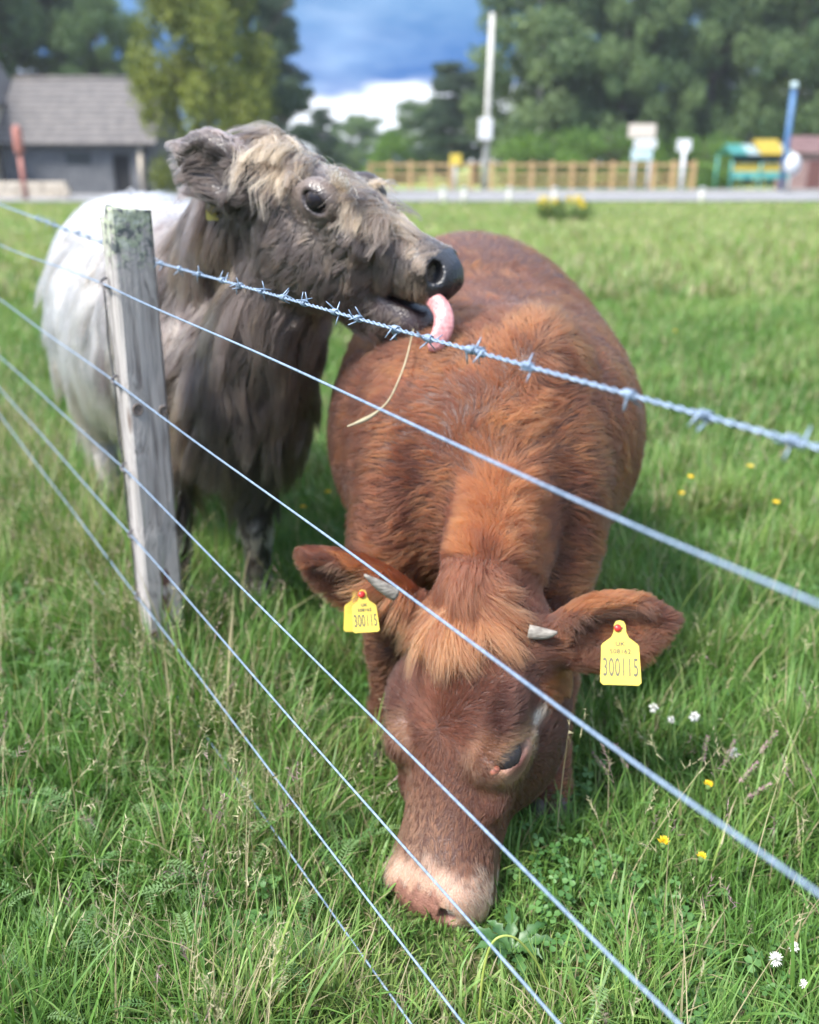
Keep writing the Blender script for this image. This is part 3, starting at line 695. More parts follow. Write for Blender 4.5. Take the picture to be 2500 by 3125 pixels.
# ---------------------------------------------------------------- signed distance modelling for the cattle
f32 = np.float32
class Prim:
    def __init__(s, fn, k=0.03, op='u'): s.fn, s.k, s.op = fn, k, op
def ell(c, r, A=None, k=0.03, op='u'):
    c = np.asarray(c, f32); r = np.asarray(r, f32); A = None if A is None else np.asarray(A, f32)    # A rows: local axes
    def fn(P):
        q = P - c
        if A is not None: q = q @ A.T
        q = q / r; k0 = np.sqrt((q * q).sum(1)) + 1e-6; q = q / r; k1 = np.sqrt((q * q).sum(1)) + 1e-6
        return k0 * (k0 - 1) / k1
    return Prim(fn, k, op)
def cone(a, ra, b, rb, k=0.04, op='u'):
    a = np.asarray(a, f32); b = np.asarray(b, f32); d = b - a; L2 = float(d @ d)
    def fn(P):
        q = P - a; t = np.clip(q @ d / L2, 0, 1)
        q = q - t[:, None] * d
        return np.sqrt((q * q).sum(1)) - (ra + (rb - ra) * t)
    return Prim(fn, k, op)
def loft(O, h, l, n, st, k=0.04, p=2.0, op='u'):
    """st rows: u, lateral centre, dorsal centre, half width, half depth"""
    st = np.asarray(st, float); O = np.asarray(O, f32); A = np.asarray([h, l, n], f32)
    u = st[:, 0]; U = np.linspace(u[0], u[-1], 300); tab = []
    for c in range(1, 5):       # monotone-ish cubic
        y = st[:, c]; m = np.gradient(y, u); i = np.clip(np.searchsorted(u, U) - 1, 0, len(u) - 2)
        dx = u[i + 1] - u[i]; t = (U - u[i]) / dx
        tab.append((2 * t**3 - 3 * t**2 + 1) * y[i] + (t**3 - 2 * t**2 + t) * dx * m[i] + (-2 * t**3 + 3 * t**2) * y[i + 1] + (t**3 - t**2) * dx * m[i + 1])
    tab = [np.asarray(x) for x in tab]
    def fn(P):
        q = (P - O) @ A.T; uc = np.clip(q[:, 0], U[0], U[-1])
        cl, cw, a, b = (np.interp(uc, U, x).astype(f32) for x in tab)
        a = np.maximum(a, .004); b = np.maximum(b, .004)
        x = np.abs((q[:, 1] - cl) / a); y = np.abs((q[:, 2] - cw) / b)
        rho = (x**p + y**p) ** (1 / p)
        d = (rho - 1) * np.minimum(a, b); du = q[:, 0] - uc
        return np.where(du == 0, d, np.sqrt(np.maximum(d, 0)**2 + du * du))
    return Prim(fn, k, op)
def sdf(prims, P):
    d = None; P = np.asarray(P, f32)
    for pr in prims:
        e = pr.fn(P); k = pr.k
        if d is None: d = e; continue
        if pr.op == 'u':
            h = np.clip(0.5 + 0.5 * (d - e) / k, 0, 1); d = d + (e - d) * h - k * h * (1 - h)
        else:
            e = -e; h = np.clip(0.5 - 0.5 * (d - e) / k, 0, 1); d = d + (e - d) * h + k * h * (1 - h)
    return d
def sdf_grad(prims, P, e=0.003):
    P = np.asarray(P, f32); G = np.empty(P.shape, f32)
    for a in range(3):
        o = np.zeros(3, f32); o[a] = e
        G[:, a] = sdf(prims, P + o) - sdf(prims, P - o)
    return unit(G)
def axis_pts(segs):
    """segs: (start, end, step) ... -> increasing coordinates"""
    out = [segs[0][0]]
    for a, b, st in segs:
        n = max(1, int(round((b - a) / st))); out += list(a + (b - a) * (np.arange(n) + 1) / n)
    return np.array(out, f32)
def surface_net(prims, X, Y, Z, blk=6):
    nx, ny, nz = len(X), len(Y), len(Z)
    F = np.empty((nx, ny, nz), f32)
    bx, by, bz = [np.arange(0, n, blk) for n in (nx, ny, nz)]
    cx = np.array([X[i:i + blk + 1].mean() for i in bx]); cyy = np.array([Y[i:i + blk + 1].mean() for i in by]); cz = np.array([Z[i:i + blk + 1].mean() for i in bz])
    hx = np.array([np.ptp(X[i:i + blk + 1]) / 2 for i in bx]); hy = np.array([np.ptp(Y[i:i + blk + 1]) / 2 for i in by]); hz = np.array([np.ptp(Z[i:i + blk + 1]) / 2 for i in bz])
    G = np.stack(np.meshgrid(cx, cyy, cz, indexing='ij'), -1).reshape(-1, 3)
    D = sdf(prims, G).reshape(len(bx), len(by), len(bz))
    Rr = np.sqrt(hx[:, None, None]**2 + hy[None, :, None]**2 + hz[None, None]**2)
    near = np.abs(D) < Rr * 2.2 + 0.02
    F[:] = np.repeat(np.repeat(np.repeat(np.where(D > 0, 1, -1), blk, 0), blk, 1), blk, 2)[:nx, :ny, :nz]
    M = np.repeat(np.repeat(np.repeat(near, blk, 0), blk, 1), blk, 2)[:nx, :ny, :nz]
    I = np.argwhere(M)
    for c in range(0, len(I), 400000):
        i = I[c:c + 400000]
        F[i[:, 0], i[:, 1], i[:, 2]] = sdf(prims, np.stack([X[i[:, 0]], Y[i[:, 1]], Z[i[:, 2]]], -1))
    S = F < 0
    acc = np.zeros((nx - 1, ny - 1, nz - 1, 3), f32); cnt = np.zeros((nx - 1, ny - 1, nz - 1), f32)
    ax = [X, Y, Z]; edges = []
    for a in range(3):
        lo = [slice(None)] * 3; hi = [slice(None)] * 3; lo[a] = slice(0, -1); hi[a] = slice(1, None)
        cr_ = S[tuple(lo)] != S[tuple(hi)]
        i = np.argwhere(cr_); j = i.copy(); j[:, a] += 1
        f0 = F[i[:, 0], i[:, 1], i[:, 2]]; f1 = F[j[:, 0], j[:, 1], j[:, 2]]; t = f0 / (f0 - f1)
        p0 = np.stack([ax[b][i[:, b]] for b in range(3)], -1); p1 = np.stack([ax[b][j[:, b]] for b in range(3)], -1)
        pt = p0 + (p1 - p0) * t[:, None]
        b, c = [(1, 2), (2, 0), (0, 1)][a]
        for db in (0, -1):
            for dc in (0, -1):
                q = i.copy(); q[:, b] += db; q[:, c] += dc
                ok = np.all((q >= 0) & (q < np.array(cnt.shape)), 1)
                lin = np.ravel_multi_index(q[ok].T, cnt.shape)
                np.add.at(cnt.reshape(-1), lin, 1); np.add.at(acc.reshape(-1, 3), lin, pt[ok])
        edges.append((i, f0 < 0, b, c))
    has = cnt > 0; idx = np.full(cnt.shape, -1, np.int64); idx[has] = np.arange(has.sum())
    V = acc[has] / cnt[has][:, None]
    quads = []
    for (i, ins, b, c) in edges:
        q4 = []
        ok = np.ones(len(i), bool)
        for db, dc in ((-1, -1), (0, -1), (0, 0), (-1, 0)):
            q = i.copy(); q[:, b] += db; q[:, c] += dc; q4.append(q)
            ok &= np.all((q >= 0) & (q < np.array(cnt.shape)), 1)
        Q = np.stack([idx[q[ok][:, 0], q[ok][:, 1], q[ok][:, 2]] for q in q4], -1)
        s_ = ins[ok]; Q[~s_] = Q[~s_][:, ::-1]
        quads.append(Q)
    Q = np.concatenate(quads)
    # pull the vertices on to the surface
    for _ in range(2):
        d = sdf(prims, V); g = sdf_grad(prims, V); V = V - np.clip(d, -.004, .004)[:, None] * g
    return V, Q
def frame_pt(fr, u, v, w): return fr[0] + fr[1] * u + fr[2] * v + fr[3] * w
def head_frame(poll, h, roughn):
    h = unit(h); n = np.asarray(roughn, float); n = unit(n - h * (n @ h)); l = np.cross(n, h)      # l: lateral
    return (np.asarray(poll, float), h, l, n)

# ---- the red heifer, head down at the fence
gv = unit([0.05, 0.821, -0.569]); rv = unit(np.array([1, 0, 0]) - gv * gv[0]); dv = unit(np.cross(gv, rv))
psi = math.radians(33)
RH = head_frame((0.122, 1.66, 0.502), dv * math.cos(.212) - rv * math.sin(.212) + gv * 0.02, -gv * math.cos(psi) - rv * math.sin(psi))
if RH[2][0] < 0: RH = (RH[0], RH[1], -RH[2], RH[3])
def red_local(u, v, w): return frame_pt(RH, u, v, w)
def head_stations(s=1.0, mw=1.0, slim=False):
    #        u    top    half depth  half width
    T = [(-.045, -.050, .030, .050), (0.0, .000, .085, .098), (.05, .022, .110, .118), (.11, .034, .122, .126), (.18, .034, .126, .122), (.25, .024, .118, .105),
         (.32, .010, .098, .086), (.39, .000, .082, .078), (.45, .000, .076, .086), (.495, -.006, .070, .090), (.525, -.018, .054, .078), (.545, -.042, .024, .045)]
    if slim: T[-5:] = [(.39, -.002, .078, .074), (.45, -.006, .070, .076), (.495, -.016, .062, .074), (.522, -.034, .044, .060), (.538, -.058, .018, .034)]
    return [(u * s, 0, (t - b) * s, a * s * mw, b * s) for u, t, b, a in T]
def head_prims(fr, s=1.0, mw=1.0, gape=0.0, nw=1.0):
    A = np.array([fr[1], fr[2], fr[3]])
    L = lambda u, v, w: frame_pt(fr, u * s, v * s * mw, w * s)
    pr = [loft(fr[0], fr[1], fr[2], fr[3], head_stations(s, mw, gape > 0), 0.05, 2.25)]
    for sg in (-1, 1):
        pr.append(ell(L(.19, sg * .072, -.150), (.130 * s, .052 * s, .090 * s), A, .05))        # cheek and jaw
        pr.append(ell(L(.180, sg * .102, -.004), (.050 * s, .022 * s, .028 * s), A, .04))       # brow
        pr.append(ell(L(.275, sg * .088, -.055), (.075 * s, .022 * s, .022 * s), A, .04))       # facial crest
        pr.append(ell(L(.485 - .012 * (gape > 0), sg * .050, -.040 - .012 * (gape > 0)), (.034 * s * nw, .034 * s * nw, .034 * s * nw), A, .02))       # nostril wing
    if gape == 0: pr.append(ell(L(.455, 0, -.122), (.070 * s, .060 * s, .036 * s), A, .02))     # lower lip
    return pr, A, L
def ear_prims(base, tip, face, wid=.060, thick=.030, dep=.85):
    base, tip = np.asarray(base, float), np.asarray(tip, float)
    e = unit(tip - base); ln = np.linalg.norm(tip - base)
    m = np.asarray(face, float); m = unit(m - e * (m @ e)); w = np.cross(e, m)
    A = np.array([e, w, m]); c = base + e * ln * 0.54
    return [cone(base - e * .03, .034, base + e * ln * .35, .036, .04), ell(c - e * ln * .03, (ln * .46, wid, thick), A, .025), cone(c + e * ln * .12, wid * .52, tip, .012, .03)], \
           [ell(c + e * ln * .04 + m * thick * dep, (ln * .40, wid * .76, thick * .95), A, .012, 's')], (c, A, ln)

RS = 1.10
red_h, RA, RL = head_prims(RH, RS, 1.08)
ear_r = ear_prims(RL(.055, .105, -.060), (0.487, 1.60, 0.486), -gv * .85 + dv * .45 - rv * .15, .072, .036)
ear_l = ear_prims(RL(.045, -.105, -.065), (-0.205, 1.75, 0.552), -gv * .6 + dv * .6 - rv * .5, .070, .036)
red = [loft((0, 0, 0), (0, 1, 0), (1, 0, 0), (0, 0, 1), [
        (1.79, .15, .60, .05, .08), (1.86, .15, .62, .17, .20), (1.95, .16, .645, .265, .265), (2.08, .175, .655, .335, .305), (2.26, .19, .645, .385, .335), (2.50, .20, .660, .395, .350),
        (2.72, .195, .725, .355, .345), (2.92, .185, .800, .290, .290), (3.05, .175, .84, .21, .22), (3.13, .17, .86, .08, .10)], .06, 2.1),
       ell((.262, 2.08, .875), (.10, .17, .105), None, .07),                                             # withers
       ell((-.02, 1.95, .60), (.10, .135, .235), None, .05), ell((.33, 1.97, .60), (.10, .135, .235), None, .05),  # shoulders
       cone((.282, 2.05, .860), .098, (.150, 1.70, .535), .080, .045), cone((.250, 1.96, .67), .116, (.130, 1.67, .42), .090, .045)]   # neck
for (x, y, x2, y2) in ((-.04, 1.95, -.055, 1.90), (.315, 1.92, .292, 1.66)):
    kx, ky = (x + x2) / 2, (y + y2) / 2 - .02
    red += [cone((x, y, .50), .088, (kx, ky, .26), .050, .05), cone((kx, ky, .26), .047, ((kx + x2) / 2, (ky + y2) / 2 + .01, .11), .036, .02), cone(((kx + x2) / 2, (ky + y2) / 2 + .01, .11), .040, (x2, y2, .015), .052, .02)]
for x in (.02, .35):
    red += [ell((x, 2.82, .68), (.13, .20, .26), None, .06), cone((x, 2.88, .52), .10, (x, 3.0, .34), .055, .05), cone((x, 3.0, .34), .05, (x, 2.93, .10), .038, .02), cone((x, 2.93, .10), .042, (x, 2.90, .015), .05, .02)]
red += [cone((.175, 3.10, 1.0), .035, (.175, 3.19, .80), .022, .03), cone((.175, 3.19, .80), .022, (.175, 3.17, .35), .045, .02)]
red += red_h + ear_r[0] + ear_l[0] + ear_r[1] + ear_l[1]
EYE_R = (.250, .096, -.024)
for sg in (-1, 1):
    red.append(ell(RL(.245, sg * .070, .034), (.075, .022, .030), RA, .03, 's') if False else ell(RL(.305, sg * .088, .010), (.06, .020, .022), RA, .03, 's'))   # hollow below the brow
    en = unit(RA[1] * sg * .82 + RA[2] * .57); et = unit(RA[2] * .82 - RA[1] * sg * .57); ax_u = unit(RA[0] * .78 + et * .62); ax_w = unit(np.cross(ax_u, en))
    red.append(ell(RL(EYE_R[0], sg * EYE_R[1], EYE_R[2]), (.062, .038, .040), np.array([ax_u, en, ax_w]), .035))        # lids
    red.append(ell(RL(EYE_R[0], sg * EYE_R[1], EYE_R[2]) + en * .047, (.046, .033, .0135), np.array([ax_u, en, ax_w]), .006, 's'))
    red.append(ell(RL(.512, sg * .050, -.030), (.025, .017, .016), np.array([unit(RA[0] + sg * RA[1] * .5), unit(RA[1] - sg * .5 * RA[0]), RA[2]]), .008, 's'))   # nostrils
red_mouth = ell(RL(.50, 0, -.094), (.07, .075, .004), RA, .006, 's'); red.append(red_mouth)
X = axis_pts([(-.26, -.1, .008), (-.1, .3, .0065), (.3, .62, .008)]); Yc = axis_pts([(1.20, 1.72, .0065), (1.72, 2.1, .010), (2.1, 3.26, .018)]); Zc = axis_pts([(-.03, .62, .0065), (.62, 1.2, .012)])
red_V, red_Q = surface_net(red, X, Yc, Zc)
print('red cow', len(red_V), len(red_Q), round(_time.time() - _T0, 1))

# ---- the grey shaggy heifer behind, licking
GA = unit([-0.49, 0.872, 0]); GL = np.array([GA[1], -GA[0], 0]); GC = np.array([-0.43, 2.47, 0])
def gpt(t, lat, z): return GC + GA * t + GL * lat + np.array([0, 0, z])
gh = unit([0.385, -0.21, -0.165]); gn0 = np.array([0, 0, 1.0]) - gh * gh[2]; gn0 = unit(gn0); gl0 = np.cross(gn0, gh)
if gl0[1] > 0: gl0 = -gl0          # towards the camera
GH = head_frame((-0.295, 2.29, 1.285), gh, gn0 * math.cos(.10) + gl0 * math.sin(.10))
if GH[2][1] > 0: GH = (GH[0], GH[1], -GH[2], GH[3])
GS = 0.94
grey_h, GAx, GLc = head_prims(GH, GS, .96, gape=1, nw=.85)
def glc(u, v, w): return frame_pt(GH, u * GS, v * GS, w * GS)
gear_r = ear_prims(glc(.03, .10, -.045), (-0.515, 2.27, 1.318), np.array([.30, -.93, -.35]), .078, .040, 1.25)
gear_l = ear_prims(glc(.03, -.10, -.04), (-0.33, 2.62, 1.20), -gl0, .058, .034)
grey = [loft(GC, GA, GL, (0, 0, 1), [(-.13, 0, .70, .05, .08), (-.06, 0, .70, .14, .20), (.06, 0, .73, .19, .28), (.28, 0, .79, .24, .34), (.6, 0, .80, .30, .36), (.95, 0, .82, .30, .355), (1.2, 0, .84, .25, .30), (1.36, 0, .87, .16, .22), (1.43, 0, .88, .06, .1)], .06, 2.1),
        cone(gpt(.22, 0, .97), .155, glc(-.02, 0, -.06), .110, .07), cone(gpt(0, 0, .74), .165, glc(.10, 0, -.16), .10, .06), ell(gpt(.16, .12, .68), (.11, .13, .22), None, .06), ell(gpt(.16, -.12, .68), (.11, .13, .22), None, .06)]
for (t, la) in ((.10, .03), (.14, -.20)):
    a = gpt(t, la, 0)
    grey += [cone(a + (0, 0, .52), .075, a + (.01, -.02, .30), .044, .05), cone(a + (.01, -.02, .30), .042, a + (.005, 0, .11), .032, .02), cone(a + (.005, 0, .11), .040, a + (0, -.02, .015), .052, .02)]
for la in (-.15, .15):
    a = gpt(1.15, la, 0)
    grey += [ell(a + (0, 0, .70), (.13, .17, .24), None, .06), cone(a + (0, 0, .5), .095, a + GA * .08 + (0, 0, .34), .055, .05), cone(a + GA * .08 + (0, 0, .34), .05, a + GA * .03 + (0, 0, .1), .038, .02), cone(a + GA * .03 + (0, 0, .1), .042, a + (0, 0, .015), .05, .02)]
grey += [cone(gpt(1.42, 0, 1.0), .04, gpt(1.50, 0, .8), .03, .04), cone(gpt(1.5, 0, .8), .03, gpt(1.5, 0, .35), .06, .03)]
grey += grey_h + gear_r[0] + gear_l[0]
# lower jaw, dropped a little to let the tongue out
JD = unit(GAx[0] * .93 - GAx[2] * .37)
grey += [cone(glc(.12, 0, -.195), .075, glc(.38, 0, -.212), .054, .05), ell(glc(.445, 0, -.207), (.068, .054, .050), np.array([unit(GAx[0] - .15 * GAx[2]), GAx[1], unit(GAx[2] + .15 * GAx[0])]), .03)]
grey += gear_r[1] + gear_l[1]
EYE_G = (.205, .110, .010)
for sg in (-1, 1):
    au = unit(GAx[0] * .97 - GAx[2] * .25); aw = unit(np.cross(au, GAx[1]))
    fs = 1.0 if sg > 0 else .72
    grey.append(ell(glc(EYE_G[0], sg * EYE_G[1] * (1 if sg > 0 else .86), EYE_G[2]), (.054 * fs, .034 * fs, .042 * fs), np.array([au, GAx[1], aw]), .03))
    grey.append(ell(glc(EYE_G[0], sg * (EYE_G[1] * (1 if sg > 0 else .86) + .040 * fs), EYE_G[2] - .002), (.036 * fs, .031 * fs, .0175 * fs), np.array([au, GAx[1], aw]), .006, 's'))
    grey.append(ell(glc(.497, sg * .052, -.048), (.026, .018, .022), np.array([unit(GAx[0] + sg * GAx[1] * .8), unit(GAx[1] - sg * .8 * GAx[0]), GAx[2]]), .010, 's'))
grey.append(ell(glc(.47, 0, -.158), (.12, .085, .005), GAx, .006, 's'))
X = axis_pts([(-1.5, -.62, .016), (-.62, .14, .008), (.14, .18, .008)]); Yc = axis_pts([(1.92, 2.55, .008), (2.55, 2.8, .012), (2.8, 4.05, .018)]); Zc = axis_pts([(-.03, .95, .012), (.95, 1.48, .0075)])
grey_V, grey_Q = surface_net(grey, X, Yc, Zc)
print('grey cow', len(grey_V), len(grey_Q), round(_time.time() - _T0, 1))
# ---------------------------------------------------------------- coats of hair
def sample_roots(V, Q, n, wfun=None):
    a, b, c, d = (V[Q[:, i]].astype(np.float64) for i in range(4))
    ar = 0.5 * np.linalg.norm(np.cross(c - a, d - b), axis=1)
    cen = (a + b + c + d) / 4
    if wfun is not None: ar = ar * wfun(cen)
    pick = rng.choice(len(Q), n, p=ar / ar.sum())
    s_, t_ = rng.random((n, 1)), rng.random((n, 1))
    return (a[pick] * (1 - s_) * (1 - t_) + b[pick] * s_ * (1 - t_) + c[pick] * s_ * t_ + d[pick] * (1 - s_) * t_)
def strands(root, nrm, comb, length, lift, curl=0.0, grav=0.0, npts=5, bend=0.5, wave=0.0, wave_n=2.0):
    """root, nrm, comb (n,3); length, lift (n,) -> (n, npts, 3)"""
    n = len(root); t = unit(comb - nrm * (comb * nrm).sum(1, keepdims=True))
    side = np.cross(nrm, t); s = np.linspace(0, 1, npts)
    P = np.empty((n, npts, 3)); P[:, 0] = root
    ph = rng.uniform(0, 6.28, n)
    for i in range(1, npts):
        sm = (s[i] + s[i - 1]) / 2
        d = t * np.cos(lift)[:, None] + nrm * (np.sin(lift) * (1 - bend * sm))[:, None]
        d = d + np.array([0, 0, -1.0]) * (grav * sm)
        if wave > 0:
            d = d + side * (wave * np.sin(ph + sm * 6.28 * wave_n))[:, None] + nrm * (wave * .6 * np.cos(ph * 1.7 + sm * 6.28 * wave_n))[:, None]
        P[:, i] = P[:, i - 1] + unit(d) * (length / (npts - 1))[:, None]
    return P
def clump(P, frac, amount, radius=None, power=1.4):
    """draw the tips of neighbouring strands together into locks"""
    n = len(P); g = rng.choice(n, max(1, int(n * frac)), replace=False)
    kd = kdtree.KDTree(len(g))
    for i, k in enumerate(g): kd.insert(P[k, 0], i)
    kd.balance(); find = kd.find
    near = np.array([find(p)[1] for p in P[:, 0]])
    G = P[g[near]]
    off = P[:, :1] - G[:, :1]
    if radius is not None: amount = amount * np.clip(1 - np.linalg.norm(off[:, 0], axis=1) / radius, 0, 1)
    s = np.linspace(0, 1, P.shape[1]) ** power
    W = (np.broadcast_to(amount, (n,)) * rng.uniform(.5, 1.0, n))[:, None] * s[None]
    return P + (G - P) * W[..., None], g[near]
def hair_obj(name, Ps, cols, rads, mat, parent):
    """Ps list of (n,k,3); cols list of (n,3); rads list of (n,)"""
    sizes = np.concatenate([np.full(len(P), P.shape[1], np.int32) for P in Ps])
    cu = bpy.data.hair_curves.new(name); cu.add_curves(sizes.tolist())
    pos = np.concatenate([P.reshape(-1, 3) for P in Ps]).astype(f32)
    cu.position_data.foreach_set('vector', pos.ravel())
    r = np.concatenate([(rd[:, None] * (1 - np.linspace(0, 1, P.shape[1]) ** 2 * .8)[None]).ravel() for P, rd in zip(Ps, rads)]).astype(f32)
    a = cu.attributes.new('radius', 'FLOAT', 'POINT'); a.data.foreach_set('value', r)
    c = np.ones((len(sizes), 4), f32); c[:, :3] = np.concatenate(cols)
    a = cu.attributes.new('hcol', 'FLOAT_COLOR', 'CURVE'); a.data.foreach_set('color', c.ravel())
    cu.materials.append(mat)
    o = bpy.data.objects.new(name, cu); C.objects.link(o); o.parent = parent
    return o
def hair_mat(name, rough=0.55, rr=0.65):
    m = bpy.data.materials.new(name); m.use_nodes = True; N, L = m.node_tree.nodes, m.node_tree.links
    N.remove(N['Principled BSDF'])
    h = N.new('ShaderNodeBsdfHairPrincipled'); h.parametrization = 'COLOR'
    h.inputs['Roughness'].default_value = rough; h.inputs['Radial Roughness'].default_value = rr
    h.inputs['Random Roughness'].default_value = 0.2; h.inputs['Coat'].default_value = 0.0
    a = N.new('ShaderNodeAttribute'); a.attribute_name = 'hcol'
    L.new(a.outputs['Color'], h.inputs['Color']); L.new(h.outputs[0], N['Material Output'].inputs['Surface'])
    return m
m_hair = hair_mat('cattle_hair')
def to_local(fr, P): q = P - fr[0]; return np.stack([q @ fr[1], q @ fr[2], q @ fr[3]], -1)
def mixc(a, b, t): return a + (b - a) * np.clip(t, 0, 1)[:, None]
def smooth(x, a, b): t = np.clip((x - a) / (b - a), 0, 1); return t * t * (3 - 2 * t)

# ---- red heifer
cow = empty('cow', (.15, 1.9, 0))
tag(cow, 'red-brown young cow with small horns and yellow ear tags grazing at the fence', 'cow')
def child(o, parent):      # keep world placement under a parent that only has a location
    o.parent = parent; o.location = tuple(np.array(o.location) - np.array(parent.location)); return o
def vcol_red(P):
    lc = to_local(RH, P) / RS; u, v, w = lc.T
    c = np.tile(np.array([.045, .015, .008]), (len(P), 1))
    head = (P[:, 1] < 1.75) & (u > -.05) & (np.abs(v) < .17) & (w < .12) & (w > -.3)
    nz = snoise(P, .03) * .012
    c = np.where(head[:, None], mixc(c, np.array([.30, .18, .125]), smooth(u + nz, .425, .475)), c)
    pad = head * smooth(u + nz * .8 + .004 * snoise(P, .008), .478, .500) * smooth(-(np.abs(v) + nz * .8), -.066, -.046) * smooth(w, -.100, -.080)
    c = mixc(c, np.array([.150, .066, .050]), pad * .9) * (1 + pad * .22 * snoise(P, .011, 1))[:, None]
    mouth = head & (u > .40) & (w < -.085) & (w > -.105)
    c = np.where(mouth[:, None], np.array([.09, .045, .032]), c)
    e = np.linalg.norm((lc - np.array([EYE_R[0] / 1, EYE_R[1], EYE_R[2]])) * np.array([1, .7, 1.4]), axis=1)
    e2 = np.linalg.norm((lc - np.array([EYE_R[0], -EYE_R[1], EYE_R[2]])) * np.array([1, .7, 1.4]), axis=1); e = np.minimum(e, e2)
    c = mixc(c, np.array([.23, .125, .085]), 1 - smooth(e, .042, .066))
    c = mixc(c, np.array([.10, .036, .028]), 1 - smooth(e, .028, .044))
    c = np.where(((P[:, 2] < .055) & ~head)[:, None], np.array([.05, .04, .035]), c)
    return c
m_hide = attr_mat('hide', 'col', 0.5, 0, 0.4)
def pebble(m, sc, st):
    N, L = m.node_tree.nodes, m.node_tree.links; v = N.new('ShaderNodeTexVoronoi'); v.inputs['Scale'].default_value = sc; t = N.new('ShaderNodeTexCoord'); L.new(t.outputs['Object'], v.inputs['Vector'])
    b = N.new('ShaderNodeBump'); b.inputs['Strength'].default_value = st; b.inputs['Distance'].default_value = .002; L.new(v.outputs['Distance'], b.inputs['Height']); L.new(b.outputs[0], N['Principled BSDF'].inputs['Normal'])
pebble(m_hide, 260, .5)
_mc = cow.location
body = link('body', mesh_np('body', red_V - np.array(_mc), red_Q, vcol_red(red_V.astype(float))), m_hide, cow, True)
def red_density(P):
    lc = to_local(RH, P) / RS
    w = np.where(P[:, 1] > 2.6, .25, np.where(P[:, 1] > 2.15, .55, 1.0))
    w = w * np.where(P[:, 2] < .3, .5, 1.0)
    head = (P[:, 1] < 1.78) & (P[:, 2] < .72)
    return w * np.where(head, 3.2, 1.0)
NR = 190000
R0 = sample_roots(red_V.astype(float), red_Q, NR, red_density)
N0 = sdf_grad(red, R0).astype(float)
lc = to_local(RH, R0) / RS; u, v, w = lc.T
headm = (R0[:, 1] < 1.80) & (u > -.06) & (np.abs(v) < .155) & (w < .12) & (w > -.26)
def ear_mask(E, P):
    q = (P - E[2][0]) @ E[2][1].T
    return (np.abs(q[:, 0]) < E[2][2] * .62) & (np.abs(q[:, 1]) < .10) & (np.abs(q[:, 2]) < .06), q
er, qr = ear_mask(ear_r, R0); el, ql = ear_mask(ear_l, R0)
er &= (np.abs(v) > .115); el &= (np.abs(v) > .115); headm &= ~(er | el)
# comb
xc = .185
comb = np.stack([(R0[:, 0] - xc) * 1.2, np.full(NR, .55), np.full(NR, -.55)], -1)
nk = smooth(-R0[:, 1], -2.0, -1.85)                                     # neck: hair runs back from the poll
comb = comb * (1 - nk)[:, None] + nk[:, None] * np.stack([(R0[:, 0] - .15) * 4.0, np.full(NR, .5), np.full(NR, -.15)], -1)
# head: a whorl on the forehead
wu = .235
du = u - wu; rr_ = np.sqrt(du**2 + v**2) + 1e-4
hu = np.tanh(du / .045); hv = np.where(du > 0, v * 2.5, v / rr_ * 1.0) + v / rr_ * .5 * np.exp(-(du / .04) ** 2)
hw = -.6 * smooth(np.abs(v), .05, .11)
hc = RH[1] * hu[:, None] + RH[2] * hv[:, None] + RH[3] * hw[:, None]
comb[headm] = hc[headm]
for m_, q_, E in ((er, qr, ear_r), (el, ql, ear_l)):
    A = E[2][1]; cc = A[0] * 1.0 + A[1] * (q_[:, 1:2] / .07) * .8 + np.array([0, 0, -.25])
    comb[m_] = cc[m_]
comb = unit(comb) + vnoise(R0, .16) * .28 + vnoise(R0, .045) * .22 + rng.normal(size=(NR, 3)) * .10
length = np.full(NR, .034) * rng.uniform(.75, 1.25, NR); lift = np.full(NR, .32) + rng.normal(size=NR) * .12
# fluffier crest along the neck and withers
crest = np.exp(-((R0[:, 0] - (.150 + (R0[:, 1] - 1.7) * .37)) / .050) ** 2) * smooth(N0[:, 2], .1, .6) * smooth(-R0[:, 1], -2.16, -2.05) * (~headm)
length = length * (1 + .55 * crest); lift = lift + .32 * crest
hl = np.where(u > .46, .011, np.where(u > .27, .014, .020)) * rng.uniform(.8, 1.2, NR)
length[headm] = hl[headm]; lift[headm] = .34
length[er | el] = .026
lift[er | el] = .45
inner = ((er & (qr[:, 2] > 0)) | (el & (ql[:, 2] > 0)))
rim = (er & (np.abs(qr[:, 1]) > .050)) | (el & (np.abs(ql[:, 1]) > .050)); length[rim] = .034; lift[rim] = .3
length *= np.where((R0[:, 2] < .35) & ~headm, .6, 1.0)
# bare skin: nose pad, lids, mouth
eyd = np.minimum(np.linalg.norm((lc - np.array(EYE_R)) * np.array([1, .7, 1.5]), axis=1), np.linalg.norm((lc - np.array([EYE_R[0], -EYE_R[1], EYE_R[2]])) * np.array([1, .7, 1.5]), axis=1))
keep = ~(headm & (u + .006 * snoise(R0, .02) > .486) & (np.abs(v) + .006 * snoise(R0, .02, 1) < .056) & (w > -.090)) & ~(eyd < .046) & ~(headm & (u > .39) & (w < -.085) & (w > -.105)) & ((R0[:, 2] > .05) | headm)
keep &= ~(headm & (u > .43) & (rng.random(NR) < .10))
